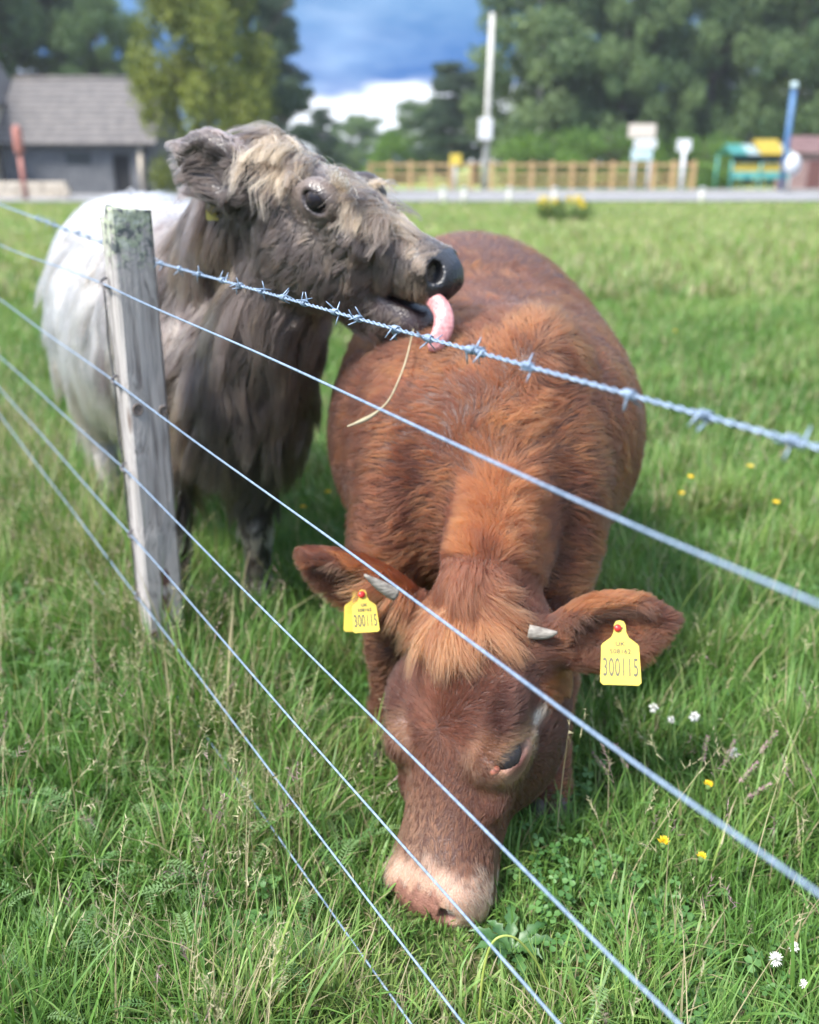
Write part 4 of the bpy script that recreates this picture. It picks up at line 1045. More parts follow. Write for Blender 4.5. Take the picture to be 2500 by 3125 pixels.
# colour
base = np.tile(np.array([.078, .0195, .0068]), (NR, 1)); gold = np.array([.190, .058, .0155]); dark = np.array([.030, .0085, .0045]); fawn = np.array([.20, .082, .042])
n1 = snoise(R0, .22) ; n2 = snoise(R0, .05, 1); n3 = snoise(R0, .11, 2)
col = mixc(base, gold, .35 * np.clip(n1, 0, 1) + .30 * np.clip(n2, 0, 1) + (.62) * crest * (.65 + .4 * n3))
col = mixc(col, dark, .30 * np.clip(-n2, 0, 1) + .25 * np.clip(-n1, 0, 1))
col = mixc(col, np.array([.020, .008, .005]), .75 * np.clip(n3 - .15, 0, 1) * crest)
spx = np.exp(-((R0[:, 0] - (.275 - (R0[:, 1] - 2.05) * .11)) / .028) ** 2) * smooth(R0[:, 1], 2.0, 2.12) * smooth(N0[:, 2], .3, .8); col = mixc(col, np.array([.040, .014, .008]), spx * (.55 + .35 * n3))
hcol = mixc(mixc(base * .80, fawn, smooth(u, .26, .46) * np.exp(-((v + .01) / .060) ** 2) * 1.0), dark, .7 * np.exp(-((u - .17) / .07) ** 2) * (1 - np.exp(-(v / .05) ** 2)) + .45 * smooth(np.abs(v), .07, .115))  # face shading put into hair colour: pale nose bridge, darker brow and sides
hcol = mixc(hcol, np.array([.36, .245, .170]), smooth(u + n2 * .012, .425, .470))
hcol = mixc(hcol, np.array([.14, .078, .036]), (1 - smooth(eyd, .036, .080)) * .75)
slit = np.exp(-(((lc - np.array([.190, .112, -.055])) @ np.array([[.78, 0, .62], [0, 1, 0], [-.62, 0, .78]]).T / np.array([.030, .05, .008])) ** 2).sum(1))
hcol = mixc(hcol, np.array([.50, .38, .30]), slit * 1.4)
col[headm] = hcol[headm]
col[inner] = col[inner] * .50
col[rim] = mixc(col[rim], gold, np.full(rim.sum(), .5))
col *= rng.uniform(.72, 1.28, (NR, 1))
R0, N0, comb, length, lift, col = (a[keep] for a in (R0, N0, comb, length, lift, col))
P0 = strands(R0, N0, comb, length, lift, npts=5, bend=.7, wave=.10, wave_n=.8)
P0, gi = clump(P0, .10, np.full(len(P0), .55))
rad0 = np.where(length < .02, .00032, .00046) * rng.uniform(.8, 1.2, len(P0))
# forelock
NF = 5200
fu = rng.triangular(-.085, .02, .065, NF); fv = rng.normal(size=NF) * .052; fv = np.clip(fv, -.11, .11)
FP = frame_pt(RH, 0, 0, 0) + RH[1] * (fu * RS)[:, None] + RH[2] * (fv * RS * 1.08)[:, None] + RH[3] * .10
for _ in range(6):
    d = sdf(red, FP); FP = FP - (d[:, None] * sdf_grad(red, FP)).astype(float)
FNn = sdf_grad(red, FP).astype(float)
ang = fv * 10.5 + rng.normal(size=NF) * .20 + vnoise(FP, .05)[:, 0] * .35 + .10
fcomb = RH[1] * np.cos(ang)[:, None] + RH[2] * np.sin(ang)[:, None] * .95
fl = smooth(fu, -.10, .01) * (.150 - .42 * np.abs(fv) + .02 * snoise(FP, .03)) * rng.uniform(.7, 1.1, NF)
PF = strands(FP, FNn, fcomb, fl, np.full(NF, .55) + rng.normal(size=NF) * .12, grav=.10, npts=8, bend=1.5, wave=.10, wave_n=.9)
PF, _ = clump(PF, .028, np.full(NF, .85), power=.9)
fcol = mixc(np.tile(np.array([.085, .024, .0095]), (NF, 1)), np.array([.26, .105, .040]), (rng.random(NF) * .8 + .25 * snoise(FP, .03)) * smooth(fu, -.05, .03)) * rng.uniform(.7, 1.25, (NF, 1))
# long hairs in the ears
PE, CE = [], []
for E, n in ((ear_r, 1500), (ear_l, 1500)):
    c_, A, ln = E[2]
    a = rng.uniform(-.40, .30, n) * ln; b = rng.choice([-1, 1], n) * rng.uniform(.028, .052, n)
    rt = c_ + A[0] * a[:, None] + A[1] * b[:, None] + A[2] * .01
    for _ in range(4):
        d = sdf(red, rt); rt = rt - (d[:, None] * sdf_grad(red, rt)).astype(float)
    nn = sdf_grad(red, rt).astype(float)
    cb = A[0] * .7 - A[1] * np.sign(b)[:, None] * .8 + A[2] * .5 + rng.normal(size=(n, 3)) * .35
    PE.append(strands(rt, nn, cb, rng.uniform(.02, .05, n), np.full(n, .5), grav=.3, npts=6, wave=.15))
    CE.append(mixc(np.tile(np.array([.035, .011, .006]), (n, 1)), np.array([.15, .065, .033]), rng.random(n) ** 2))
off = np.array(cow.location)
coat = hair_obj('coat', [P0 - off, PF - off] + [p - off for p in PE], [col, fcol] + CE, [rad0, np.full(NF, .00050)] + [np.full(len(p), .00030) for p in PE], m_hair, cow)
print('red hair', round(_time.time() - _T0, 1))
# ---- eyes, horns, hooves, tags of the red cow
def sphere_np(c, r, nu=20, nv=14, A=None):
    th = np.linspace(0, 2 * np.pi, nu, endpoint=False); ph = np.linspace(0, np.pi, nv)
    V = np.array([(np.sin(p) * np.cos(t), np.sin(p) * np.sin(t), np.cos(p)) for p in ph for t in th]) * np.asarray(r)
    if A is not None: V = V @ np.asarray(A)
    i = np.arange(nv - 1)[:, None] * nu; j = np.arange(nu)[None]; j2 = (j + 1) % nu
    return V + np.asarray(c), np.stack([i + j, i + nu + j, i + nu + j2, i + j2], -1).reshape(-1, 4)
m_eye = noise_mat('dark_eye', (.006, .006, .010), (.018, .014, .014), 90, 0.16, 0, spec=0.22)
m_lid = noise_mat('pink_lid', (.22, .075, .05), (.30, .12, .08), 120, 0.35, .2)
m_horn = noise_mat('horn', (.11, .098, .082), (.23, .21, .18), 70, 0.7, 0.8, stretch=(1, 1, 3), bdist=.002)
m_hoof = noise_mat('hoof', (.03, .026, .024), (.07, .06, .055), 60, 0.6, 0.3)
for sg in (-1, 1):
    c = RL(*(EYE_R * np.array([1, sg, 1]))) + unit(RA[1] * sg * .82 + RA[2] * .57) * .002 - off
    V, F = sphere_np(c, .0372); link('eye', mesh_np('eye', V, F), m_eye, cow, True)
# pink corner and lashes of the eye in view
en = unit(RA[1] * .82 + RA[2] * .57); et = unit(RA[2] * .82 - RA[1] * .57); ax_u = unit(RA[0] * .78 + et * .62); ax_w = unit(np.cross(ax_u, en)); ec = RL(*EYE_R) - off
V, F = sphere_np(ec + ax_u * .036 + en * .0235, (.011, .009, .008), 14, 10, np.array([ax_u, ax_w, en])); link('tear_corner', mesh_np('tear_corner', V, F), m_lid, cow, True)
lash_t = np.linspace(-.9, .5, 34)
up_w = ax_w if ax_w @ RA[0] < 0 else -ax_w
LP = []
for t in lash_t:
    a = ec + off + ax_u * .042 * t + up_w * (.0140 * math.sqrt(max(0, 1 - t * t)) + .001) + en * .0385
    d0 = en * .6 + ax_u * t * .3; s_ = np.linspace(0, 1, 6)
    LP.append(a + (d0[None] * s_[:, None] - up_w[None] * (s_[:, None] ** 1.2) * .9) * (.023 + .005 * rng.random()))
LP = np.array(LP) - off
hair_obj('eyelashes', [LP], [np.full((len(LP), 3), .012)], [np.full(len(LP), .00022)], m_hair, cow)
def surf(prims, P, it=6):
    P = np.atleast_2d(np.asarray(P, float))
    for _ in range(it): P = P - (sdf(prims, P)[:, None] * sdf_grad(prims, P)).astype(float)
    return P
for base, tip in ((at_px(1632, 1931, 1.56), at_px(1708, 1944, 1.548)), (at_px(1192, 1806, 1.635), at_px(1122, 1768, 1.628))):
    b = base; d = tip - b; s_ = np.linspace(-.25, 1, 12)[:, None]
    P = b + d * s_ + (RH[3] * .012 - RH[1] * .006) * s_**2
    R = np.array([.0150, .0150, .0148, .0146, .0140, .0132, .0122, .011, .0094, .0074, .0052, .0025]) * .86
    tube_obj('horn', P - off, R, m_horn, cow, 16)
# tags
m_tag = noise_mat('yellow_tag', (.40, .30, .05), (.56, .44, .06), 22, 0.42, 0.0, spec=0.45)
m_print = new_mat('tag_print', (.09, .085, .05), 0.6)
m_print2 = new_mat('tag_small_print', (.06, .055, .04), 0.6)
m_stud = noise_mat('red_stud', (.30, .012, .012), (.45, .03, .02), 90, 0.3, 0)
def text_mesh(txt, size, sx, thick=0.0004, weight=0.0):
    cu = bpy.data.curves.new('txt', 'FONT'); cu.body = txt; cu.size = size; cu.align_x = 'CENTER'; cu.align_y = 'CENTER'; cu.extrude = thick; cu.offset = weight
    cu.space_character = 1.08; cu.resolution_u = 4
    o = bpy.data.objects.new('txt', cu); C.objects.link(o); dg = bpy.context.evaluated_depsgraph_get()
    me = bpy.data.meshes.new_from_object(o.evaluated_get(dg)); bpy.data.objects.remove(o); bpy.data.curves.remove(cu)
    for v_ in me.vertices: v_.co.x *= sx
    return me
TAG_OUT = [(-.0325, -.062), (.0325, -.062), (.0375, -.057), (.0345, .010), (.032, .014), (.016, .026), (.0115, .036), (.0105, .050), (.007, .056), (0, .058), (-.007, .056), (-.0105, .050), (-.0115, .036), (-.016, .026), (-.032, .014), (-.0345, .010), (-.0375, -.057)]
def ear_tag(center, right, upv, parent, scale=1.0, words=True, name='ear_tag', bow=0.0, number='300115'):
    """a plastic flag tag; local x right, y up, z to the viewer"""
    right = unit(right); upv = unit(np.asarray(upv) - right * (np.asarray(upv) @ right)); nn = np.cross(right, upv)
    M = Matrix((( *right, 0), (*upv, 0), (*nn, 0), (0, 0, 0, 1))).transposed(); M.translation = Vector(center)
    ol = np.array(TAG_OUT); n = len(ol)
    bm = bmesh.new(); lay = []
    for z in (-.0011, .0011): lay.append([bm.verts.new((x * scale, y * scale, (z + bow * (y / .06) ** 2))) for x, y in ol])
    bm.faces.new(lay[1]); bm.faces.new(list(reversed(lay[0])))
    for i in range(n): bm.faces.new((lay[0][i], lay[0][(i + 1) % n], lay[1][(i + 1) % n], lay[1][i]))
    t = link(name, bm_mesh(name, bm), m_tag, parent); t.matrix_local = M
    if words:
        for txt, y, size, sx, wgt, mt, z in ((number, -.031, .048, .43, .0003, m_print, .0026), ('508162', -.0005, .0125, .98, .0001, m_print2, .0016), ('UK', .0135, .0115, 1.1, .0001, m_print2, .0018), ('=', .043, .010, .5, .0001, m_print2, .0038)):
            me = text_mesh(txt, size * scale, sx, .0003, wgt)
            for v_ in me.vertices: v_.co.z += .0016 + bow * ((v_.co.y / scale + y) / .06) ** 2
            p = link('number', me, mt, t); p.location = ((.0 if txt != '=' else .005) * scale, y * scale, 0)
            if txt == '=': p.name = 'mould_mark'
        V, F = sphere_np((-.004 * scale, .043 * scale, .0035), (.0072, .0072, .0042), 16, 10); link('stud', mesh_np('stud', V, F), m_stud, t, True)
    return t
tR = at_px(1893, 1988, 1.535); tL = at_px(1112, 1862, 1.648)
ear_tag(tR - off, rv * math.cos(.03) + dv * .035 - gv * .05, -dv + rv * -.06, cow, .98)
ear_tag(tL - off, rv * .94 - dv * .10 + gv * .30, -dv - rv * .18, cow, .70)
ear_tag(at_px(1088, 1862, 1.70) - off, rv * .94 - dv * .02 + gv * .30, -dv - rv * .15, cow, .70, False)
# hooves
for (x, y) in ((-.055, 1.84), (.292, 1.66), (.02, 2.90), (.35, 2.90)):
    for sx in (-1, 1):
        V, F = sphere_np((x + sx * .022, y - .012, .022), (.024, .045, .038), 12, 8); V[:, 2] = np.maximum(V[:, 2], .002)
        link('hoof', mesh_np('hoof', V - off, F), m_hoof, cow, True)

# ---- the grey cow
gcow = empty('cow', tuple(gpt(.5, 0, 0)))
tag(gcow, 'shaggy grey-brown young cow with white hindquarters licking the red cow', 'cow')
goff = np.array(gcow.location)
def gfields(P):
    q = P - GC; t = q @ GA; la = q @ GL; lc = to_local(GH, P) / GS
    return t, la, lc
def g_head(lc, P): return (lc[:, 0] > -.03) & (lc[:, 0] < .6) & (np.abs(lc[:, 1]) < .16) & (lc[:, 2] > -.26) & (lc[:, 2] < .12)
def vcol_grey(P):
    t, la, lc = gfields(P); u, v, w = lc.T
    c = mixc(np.tile(np.array([.028, .020, .018]), (len(P), 1)), np.array([.30, .28, .27]), smooth(t + snoise(P, .2) * .08, .30, .55))
    hd = g_head(lc, P)
    pad = hd & (u > .486 - .30 * (w + .04)) & (w > -.16)
    c = np.where(pad[:, None], np.array([.016, .016, .019]), c)
    lip = hd & (w < -.10) & (u > .33)
    c = np.where((lip & ~pad)[:, None], np.array([.035, .021, .021]), c)
    e = np.linalg.norm((lc - np.array(EYE_G)) * np.array([1, .7, 1.1]), axis=1)
    c = mixc(c, np.array([.10, .076, .066]), 1 - smooth(e, .045, .10)); c = mixc(c, np.array([.03, .022, .022]), 1 - smooth(e, .036, .046))
    c = np.where((P[:, 2] < .055)[:, None], np.array([.04, .035, .03]), c)
    return c
m_hide_wet = attr_mat('grey_hide', 'col', 0.36, 0, 0.5); pebble(m_hide_wet, 200, .6)
gbody = link('body', mesh_np('body', grey_V - goff, grey_Q, vcol_grey(grey_V.astype(float))), m_hide_wet, gcow, True)
def grey_density(P):
    t, la, lc = gfields(P)
    return np.where(t > .5, .6, 1.0) * np.where(g_head(lc, P), 2.6, 1.0) * np.where(la > .15, 1.0, 1.0)
NG = 130000
G0 = sample_roots(grey_V.astype(float), grey_Q, NG, grey_density); GN = sdf_grad(grey, G0).astype(float)
t, la, lc = gfields(G0); u, v, w = lc.T; hd = g_head(lc, G0)
er, qr = ear_mask(gear_r, G0); el, ql = ear_mask(gear_l, G0); er &= (np.abs(v) > .12) | (u < -.0); el &= (np.abs(v) > .12); hd &= ~(er | el)
comb = GA * .35 + np.array([0, 0, -1.0]) + GL * (la / .3)[:, None] * .3
comb = np.broadcast_to(comb, (NG, 3)).copy()
hc = GH[1] * np.where(u > .30, -.25, -.55)[:, None] + GH[2] * (np.sign(v) * .35)[:, None] + GH[3] * -.75 + np.array([0, 0, -.25])
comb[hd] = hc[hd]
for m_, q_, E in ((er, qr, gear_r), (el, ql, gear_l)):
    A = E[2][1]; cc = A[0] + A[1] * (q_[:, 1:2] / .07) * .9 + np.array([0, 0, -.3]); comb[m_] = cc[m_]
comb = unit(comb) + vnoise(G0, .22) * .30 + vnoise(G0, .06) * .30 + rng.normal(size=(NG, 3)) * .10
neck = (~hd) & (t < .42) & ~(er | el)
length = np.where(neck, .110, .125) * (1 + .40 * snoise(G0, .10)) * rng.uniform(.7, 1.2, NG)
length = np.where(hd, np.where(u > .40, .016, np.where(w < -.08, .032, .022)) * rng.uniform(.7, 1.3, NG), length)
length[er | el] = .040
length *= np.where(G0[:, 2] < .38, .30, 1.0)
lift = np.where(hd, .30, np.where(t > .35, .48, .36)) + rng.normal(size=NG) * .1
eyd = np.linalg.norm((lc - np.array(EYE_G)) * np.array([1, .7, 1.1]), axis=1)
length *= np.where(eyd < .095, .30, 1)
eyd2 = np.linalg.norm((lc - np.array(EYE_G) * np.array([1, -1, 1])) * np.array([1, .7, 1.1]), axis=1)
keep = (np.minimum(eyd, eyd2) > .050) & ~(hd & (u > .488 - .30 * (w + .04)) & (w > -.16)) & ~(hd & (w < -.135) & (w > -.175) & (u > .36)) & (G0[:, 2] > .05)
keep &= ~(hd & (u > .36) & (w < -.16) & (rng.random(NG) < .6))
taupe = np.array([.062, .045, .0405]); blond = np.array([.205, .140, .085]); white = np.array([.26, .252, .258]); dk = np.array([.010, .0075, .0075]); cream = np.array([.30, .245, .185])
n1 = snoise(G0, .30); n2 = snoise(G0, .07, 1); n3 = snoise(G0, .15, 2)
col = mixc(np.tile(taupe, (NG, 1)), blond, np.clip(n2 - .15, 0, 1) * .55 + np.clip(n3 - .3, 0, 1) * .4)
col = mixc(col, dk, np.clip(-n3 - .1, 0, 1) * .75 * neck * smooth(-G0[:, 2], -1.0, -.55) + np.clip(-n2 - .5, 0, 1) * .4)
wf = smooth(t + n1 * .12 + n2 * .14, .05, .55)
bodyc = mixc(np.tile(white, (NG, 1)), cream, smooth(-G0[:, 2], -.85, -.5) * .8 + np.clip(n2, 0, 1) * .35 + np.clip(n1, 0, 1) * .4); bodyc = mixc(bodyc, taupe * 2.2, np.clip(n3 - .35, 0, 1) * .5 * smooth(-G0[:, 2], -1.0, -.6))  # low taupe patches paint darker shading into the white hair
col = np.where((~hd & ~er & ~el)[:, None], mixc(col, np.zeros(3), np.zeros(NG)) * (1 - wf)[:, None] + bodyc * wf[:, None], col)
hcol = mixc(np.tile(taupe * .85, (NG, 1)), blond * .8, np.clip(n2 - .3, 0, 1) * .35 + smooth(u, .38, .47) * .40)
hcol = mixc(hcol, np.array([.13, .098, .082]), (1 - smooth(eyd, .05, .12)) * .8)
hcol = mixc(hcol, dk * 1.6, smooth(-u, -.13, -.02) * .6 * smooth(-w, -.02, .08))
col[hd] = hcol[hd]
ei = er & (qr[:, 2] > 0.0)
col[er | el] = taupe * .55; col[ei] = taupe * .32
rim = er & (np.abs(qr[:, 1]) > .055) | (er & (qr[:, 0] > .06)); col[rim] = np.array([.085, .065, .06])
leg = (G0[:, 2] < .46) & (t < .4); col[leg] = mixc(col[leg], np.array([.018, .013, .0125]), np.clip(.5 + n3[leg], 0, 1)); knee = (G0[:, 2] < .36) & (t < .4); col[knee] = mixc(col[knee], np.array([.34, .29, .24]), np.exp(-((G0[knee, 2] - .29) / .05) ** 2) + .7 * np.exp(-((G0[knee, 2] - .12) / .05) ** 2))
col *= rng.uniform(.7, 1.3, (NG, 1))
G0, GN, comb, length, lift, col, u_, w_, hd_ = (a[keep] for a in (G0, GN, comb, length, lift, col, u, w, hd))
PG = strands(G0, GN, comb, length, lift, grav=.55, npts=7, bend=1.1, wave=.14, wave_n=1.0)
PG, gi = clump(PG, np.float64(.015), np.where(hd_, .55, .85), power=.9); lockv = rng.uniform(.70, 1.35, len(PG)); col = col * np.where(hd_, lockv[gi] ** .6, lockv[gi])[:, None]
# curly topknot, and long pale strands over brow and nose
def lock_roots(n, ulo, uhi, vs, wv=.12):
    uu = rng.uniform(ulo, uhi, n); vv = np.clip(rng.normal(size=n) * vs, -.13, .13)
    P = GH[0] + GH[1] * (uu * GS)[:, None] + GH[2] * (vv * GS)[:, None] + GH[3] * wv
    return surf(grey, P), uu, vv
TL, TC, TR = [], [], []
for (n, ulo, uhi, vs_, lo, hi, cb, wav, wn_, sh) in ((1500, -.04, .10, .060, .09, .16, (.20, .95, -.30), .42, 1.2, 1.0), (1500, .22, .38, .035, .09, .19, (-.35, .85, -.55), .42, 1.3, .95), (1100, .30, .44, .045, .07, .14, (-.80, .45, -.55), .30, 1.0, .85)):
    rt, uu, vv = lock_roots(n, ulo, uhi, vs_); nn = sdf_grad(grey, rt).astype(float)
    sd = np.where(vv > -.045, 1.0, -1.0)
    cb_ = GH[1] * cb[0] + GH[2] * (cb[1] * sd)[:, None] + GH[3] * cb[2] + vnoise(rt, .06) * .5 + rng.normal(size=(n, 3)) * .12
    ln = rng.uniform(lo, hi, n) * np.where(vv > -.045, 1.0, .45)
    P = strands(rt, nn, cb_, ln, np.full(n, .50), grav=.50, npts=12, bend=1.3, wave=wav, wave_n=wn_)
    nrE = np.linalg.norm(P - (glc(*EYE_G) + GAx[1] * .03), axis=2).min(1) > .034; P, rt, ln = P[nrE], rt[nrE], ln[nrE]; n = len(P)
    P, gi2 = clump(P, .022, np.full(n, .95), power=.4); lkc = rng.random(n)[gi2]
    TL.append(P); TR.append(np.full(n, .00070))
    TC.append(mixc(np.tile(taupe * .9, (n, 1)), np.array([.29, .21, .13]) * sh, rng.random(n) * .25 + .9 * lkc - .1) * rng.uniform(.75, 1.2, (n, 1)))
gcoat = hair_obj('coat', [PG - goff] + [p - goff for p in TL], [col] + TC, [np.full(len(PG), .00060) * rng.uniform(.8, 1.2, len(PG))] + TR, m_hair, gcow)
for sg in (-1, 1):
    c = glc(*(EYE_G * np.array([1, sg * (1 if sg > 0 else .86), 1]))) + GAx[1] * sg * .003 - goff
    V, F = sphere_np(c, .0325 if sg > 0 else .022); link('eye', mesh_np('eye', V, F), m_eye, gcow, True)
# tongue curling out of the mouth on to the red cow's back
m_tongue = noise_mat('tongue', (.32, .125, .130), (.48, .235, .23), 130, 0.34, 1.0, spec=0.5, bdist=.003)
tp = np.array([at_px(1285, 893, 2.09), at_px(1325, 912, 2.06), at_px(1352, 945, 2.035), at_px(1358, 988, 2.015), at_px(1342, 1030, 2.00), at_px(1315, 1066, 1.99)])
tt = np.linspace(0, 5, 26); tpi = np.stack([np.interp(tt, range(6), tp[:, k]) for k in range(3)], -1)
for _ in range(6): tpi[1:-1] = (tpi[:-2] + 2 * tpi[1:-1] + tpi[2:]) / 4
wid = np.interp(np.linspace(0, 1, 26), [0, .3, .7, .92, 1], [.016, .022, .024, .021, .010]); T_ = unit(np.gradient(tpi, axis=0)); sidev = unit(np.cross(T_, unit([0.0, 1, .1]))); nrm_ = unit(np.cross(sidev, T_))
th = np.linspace(0, 2 * np.pi, 16, endpoint=False)
V = (tpi[:, None] + wid[:, None, None] * sidev[:, None] * np.cos(th)[None, :, None] * .92 + nrm_[:, None] * (np.sin(th) * .015 - .004 * np.cos(th) ** 2)[None, :, None] * np.sqrt(wid / .026)[:, None, None]).reshape(-1, 3)
i = np.arange(25)[:, None] * 16; j = np.arange(16)[None]; j2 = (j + 1) % 16
Q = np.stack([i + j, i + j2, i + 16 + j2, i + 16 + j], -1).reshape(-1, 4)
V = np.vstack([V, tpi[-1] + T_[-1] * .006]); capt = np.stack([25 * 16 + np.arange(16), 25 * 16 + (np.arange(16) + 1) % 16, np.full(16, len(V) - 1)], -1)
link('tongue', mesh_np('tongue', V - goff, [Q, capt]), m_tongue, gcow, True)
ear_tag(at_px(668, 600, 2.30) - goff, (1, .15, 0), (.05, .2, 1), gcow, .85, False)
for (t_, la_) in ((.10, .03), (.14, -.20), (1.15, -.15), (1.15, .15)):
    a = gpt(t_, la_, 0)
    for sx in (-1, 1):
        V, F = sphere_np(a + GL * sx * .022 + (0, -.012, .022), (.026, .045, .038), 12, 8); V[:, 2] = np.maximum(V[:, 2], .002)
        link('hoof', mesh_np('hoof', V - goff, F), m_hoof, gcow, True)
print('grey hair', round(_time.time() - _T0, 1))
# ---------------------------------------------------------------- grass and meadow plants
m_grass = attr_mat('grass_blades', 'col', .48, .34, .35, (1.05, 1.15, .55))
def blades(xy, L, W, az, lean, curl, nseg, c0, c1, z=None):
    """vectorised grass blades; returns V, faces list, colours"""
    n = len(xy); z = gz(xy[:, 0], xy[:, 1]) - .004 if z is None else z
    d = np.stack([np.cos(az), np.sin(az), np.zeros(n)], -1); side = np.stack([-np.sin(az), np.cos(az), np.zeros(n)], -1)
    P = np.stack([xy[:, 0], xy[:, 1], z], -1); Vs, Cs = [], []
    tw = rng.uniform(-.6, .6, n)
    for k in range(nseg + 1):
        s = k / nseg
        wk = W * (1 - s ** 1.8) if k < nseg else None
        col = c0 + (c1 - c0) * min(1, s * 1.25)
        sd = side * np.cos(tw * s)[:, None] + np.array([0, 0, 1.0]) * np.sin(tw * s)[:, None] * .6
        if k < nseg:
            Vs += [P - sd * wk[:, None] * .5, P + sd * wk[:, None] * .5]; Cs += [col, col]
        else: Vs.append(P.copy()); Cs.append(col)
        a = lean + curl * (s + .5 / nseg)
        P = P + (d * np.sin(a)[:, None] + np.array([0, 0, 1.0]) * np.cos(a)[:, None]) * (L / nseg)[:, None]
    nv = 2 * nseg + 1; V = np.stack(Vs, 1).reshape(-1, 3); Cc = np.stack(Cs, 1).reshape(-1, 3); b = np.arange(n)[:, None] * nv
    Q = np.concatenate([b + np.array([[2 * k, 2 * k + 1, 2 * k + 3, 2 * k + 2]]) for k in range(nseg - 1)]) if nseg > 1 else np.zeros((0, 4), int)
    T = b + np.array([[2 * nseg - 2, 2 * nseg - 1, 2 * nseg]])
    return V, Q, T, Cc
def pal(n, t, dry):
    g1 = np.array([.065, .150, .028]); g2 = np.array([.150, .285, .065]); g3 = np.array([.29, .34, .11]); st = np.array([.42, .36, .22])
    c = mixc(np.tile(g1, (n, 1)), g2, t); c = mixc(c, g3, np.clip(t * 1.6 - 1.0, 0, 1)); c = np.where(dry[:, None], mixc(np.tile(st, (n, 1)), np.array([.22, .19, .10]), rng.random(n)), c)
    return c * rng.uniform(.8, 1.2, (n, 1))
GR = []
def scatter(n, y0, y1, power=1.0, margin=.75):
    y = y0 + (y1 - y0) * rng.random(n) ** power; half = .455 * y + margin; return np.stack([rng.uniform(-1, 1, n) * half, y], -1)
def P3(xy): return np.concatenate([xy, np.zeros((len(xy), 1))], 1)
def fence_dist(xy): return (xy[:, 0] - POST0[0]) * FN[0] + (xy[:, 1] - POST0[1]) * FN[1]
def add_grass(xy, Lm, Wm, nseg, dryp=.05, tall=True):
    n = len(xy); p = P3(xy); n1 = snoise(p, .55); n2 = snoise(p, .16, 1); n3 = snoise(p, 1.6, 2); fd = fence_dist(xy)
    nearf = np.exp(-(fd / .16) ** 2)
    L = Lm * (1 + .30 * n1 + .20 * n2) * rng.uniform(.55, 1.35, n) * (1 + .7 * nearf * smooth(xy[:, 1], 1.2, 2.0)); W = Wm * rng.uniform(.6, 1.3, n)
    az = rng.uniform(0, 6.28, n) + n2 * .8; lean = np.abs(rng.normal(size=n)) * .30; curl = np.abs(rng.normal(size=n)) * .75 + .15
    dry = rng.random(n) < dryp * (1 + 3.0 * nearf + 1.2 * np.clip(n1, 0, 1))
    grz = np.exp(-(((xy[:, 0] - .06) / .24) ** 2 + ((xy[:, 1] - 1.26) / .24) ** 2)); L = L * (1 - .74 * grz)
    L = L * (1 - .35 * np.exp(-(((xy[:, 0] - .15) / .5) ** 2 + ((xy[:, 1] - 1.7) / .5) ** 2)))
    t = np.clip(.42 + .22 * n1 + .42 * smooth(xy[:, 1], 5, 14) + .16 * n3 + rng.normal(size=n) * .22, 0, 1)  # blades pale with distance: sunlit brightness added to their colour
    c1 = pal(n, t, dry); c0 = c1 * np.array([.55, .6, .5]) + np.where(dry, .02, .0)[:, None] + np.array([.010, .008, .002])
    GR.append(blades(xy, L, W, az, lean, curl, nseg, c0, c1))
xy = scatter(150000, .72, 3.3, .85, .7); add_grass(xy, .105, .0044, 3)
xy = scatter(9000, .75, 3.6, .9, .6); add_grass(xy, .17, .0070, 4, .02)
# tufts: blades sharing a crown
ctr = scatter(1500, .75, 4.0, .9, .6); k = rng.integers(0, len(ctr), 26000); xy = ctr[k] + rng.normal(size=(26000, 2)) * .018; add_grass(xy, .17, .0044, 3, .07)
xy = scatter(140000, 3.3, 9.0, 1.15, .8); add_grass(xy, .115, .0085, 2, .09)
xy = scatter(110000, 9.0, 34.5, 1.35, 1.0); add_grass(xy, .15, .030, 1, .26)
def grass_obj(name, parts, label=None):
    Vs, Qs, Ts, Cs, o = [], [], [], [], 0
    for V, Q, T, c in parts:
        Vs.append(V); Cs.append(c); Qs.append(Q + o) if len(Q) else None; Ts.append(T + o); o += len(V)
    me = mesh_np(name, np.concatenate(Vs), ([np.concatenate(Qs)] if Qs else []) + [np.concatenate(Ts)], np.concatenate(Cs))
    return tag(link(name, me, m_grass), kind='stuff')
grass_obj('grass', GR)
# thin flowering stems and dry stalks, thicker along the fence
n = 1500; xy = scatter(n, .8, 5.0, 1.0, .6); sF = rng.uniform(-1.9, 2.6, 900); xf = POST0[:2] + FD[:2] * sF[:, None] + FN[:2] * (rng.normal(size=(900, 1)) * .13 - .06); xd = np.array([-.10, 1.12]) + rng.normal(size=(260, 2)) * np.array([.10, .12]); xy = np.concatenate([xy, xf, xd]); n = len(xy)
kk = np.exp(-(((xy[:, 0] - .08) / .30) ** 2 + ((xy[:, 1] - 1.2) / .33) ** 2)) < .25; xy = xy[kk]; n = len(xy); L = rng.uniform(.16, .36, n); az = rng.uniform(0, 6.28, n); lean = np.abs(rng.normal(size=n)) * .22; curl = rng.uniform(.05, .7, n)
dry = rng.random(n) < .55; dry |= (np.hypot(xy[:, 0] + .10, xy[:, 1] - 1.12) < .3); c1 = np.where(dry[:, None], np.array([.40, .34, .21]), np.array([.16, .23, .07])) * rng.uniform(.7, 1.3, (n, 1))
ST = [blades(xy, L, np.full(n, .0022), az, lean, curl, 5, c1 * .8, c1)]
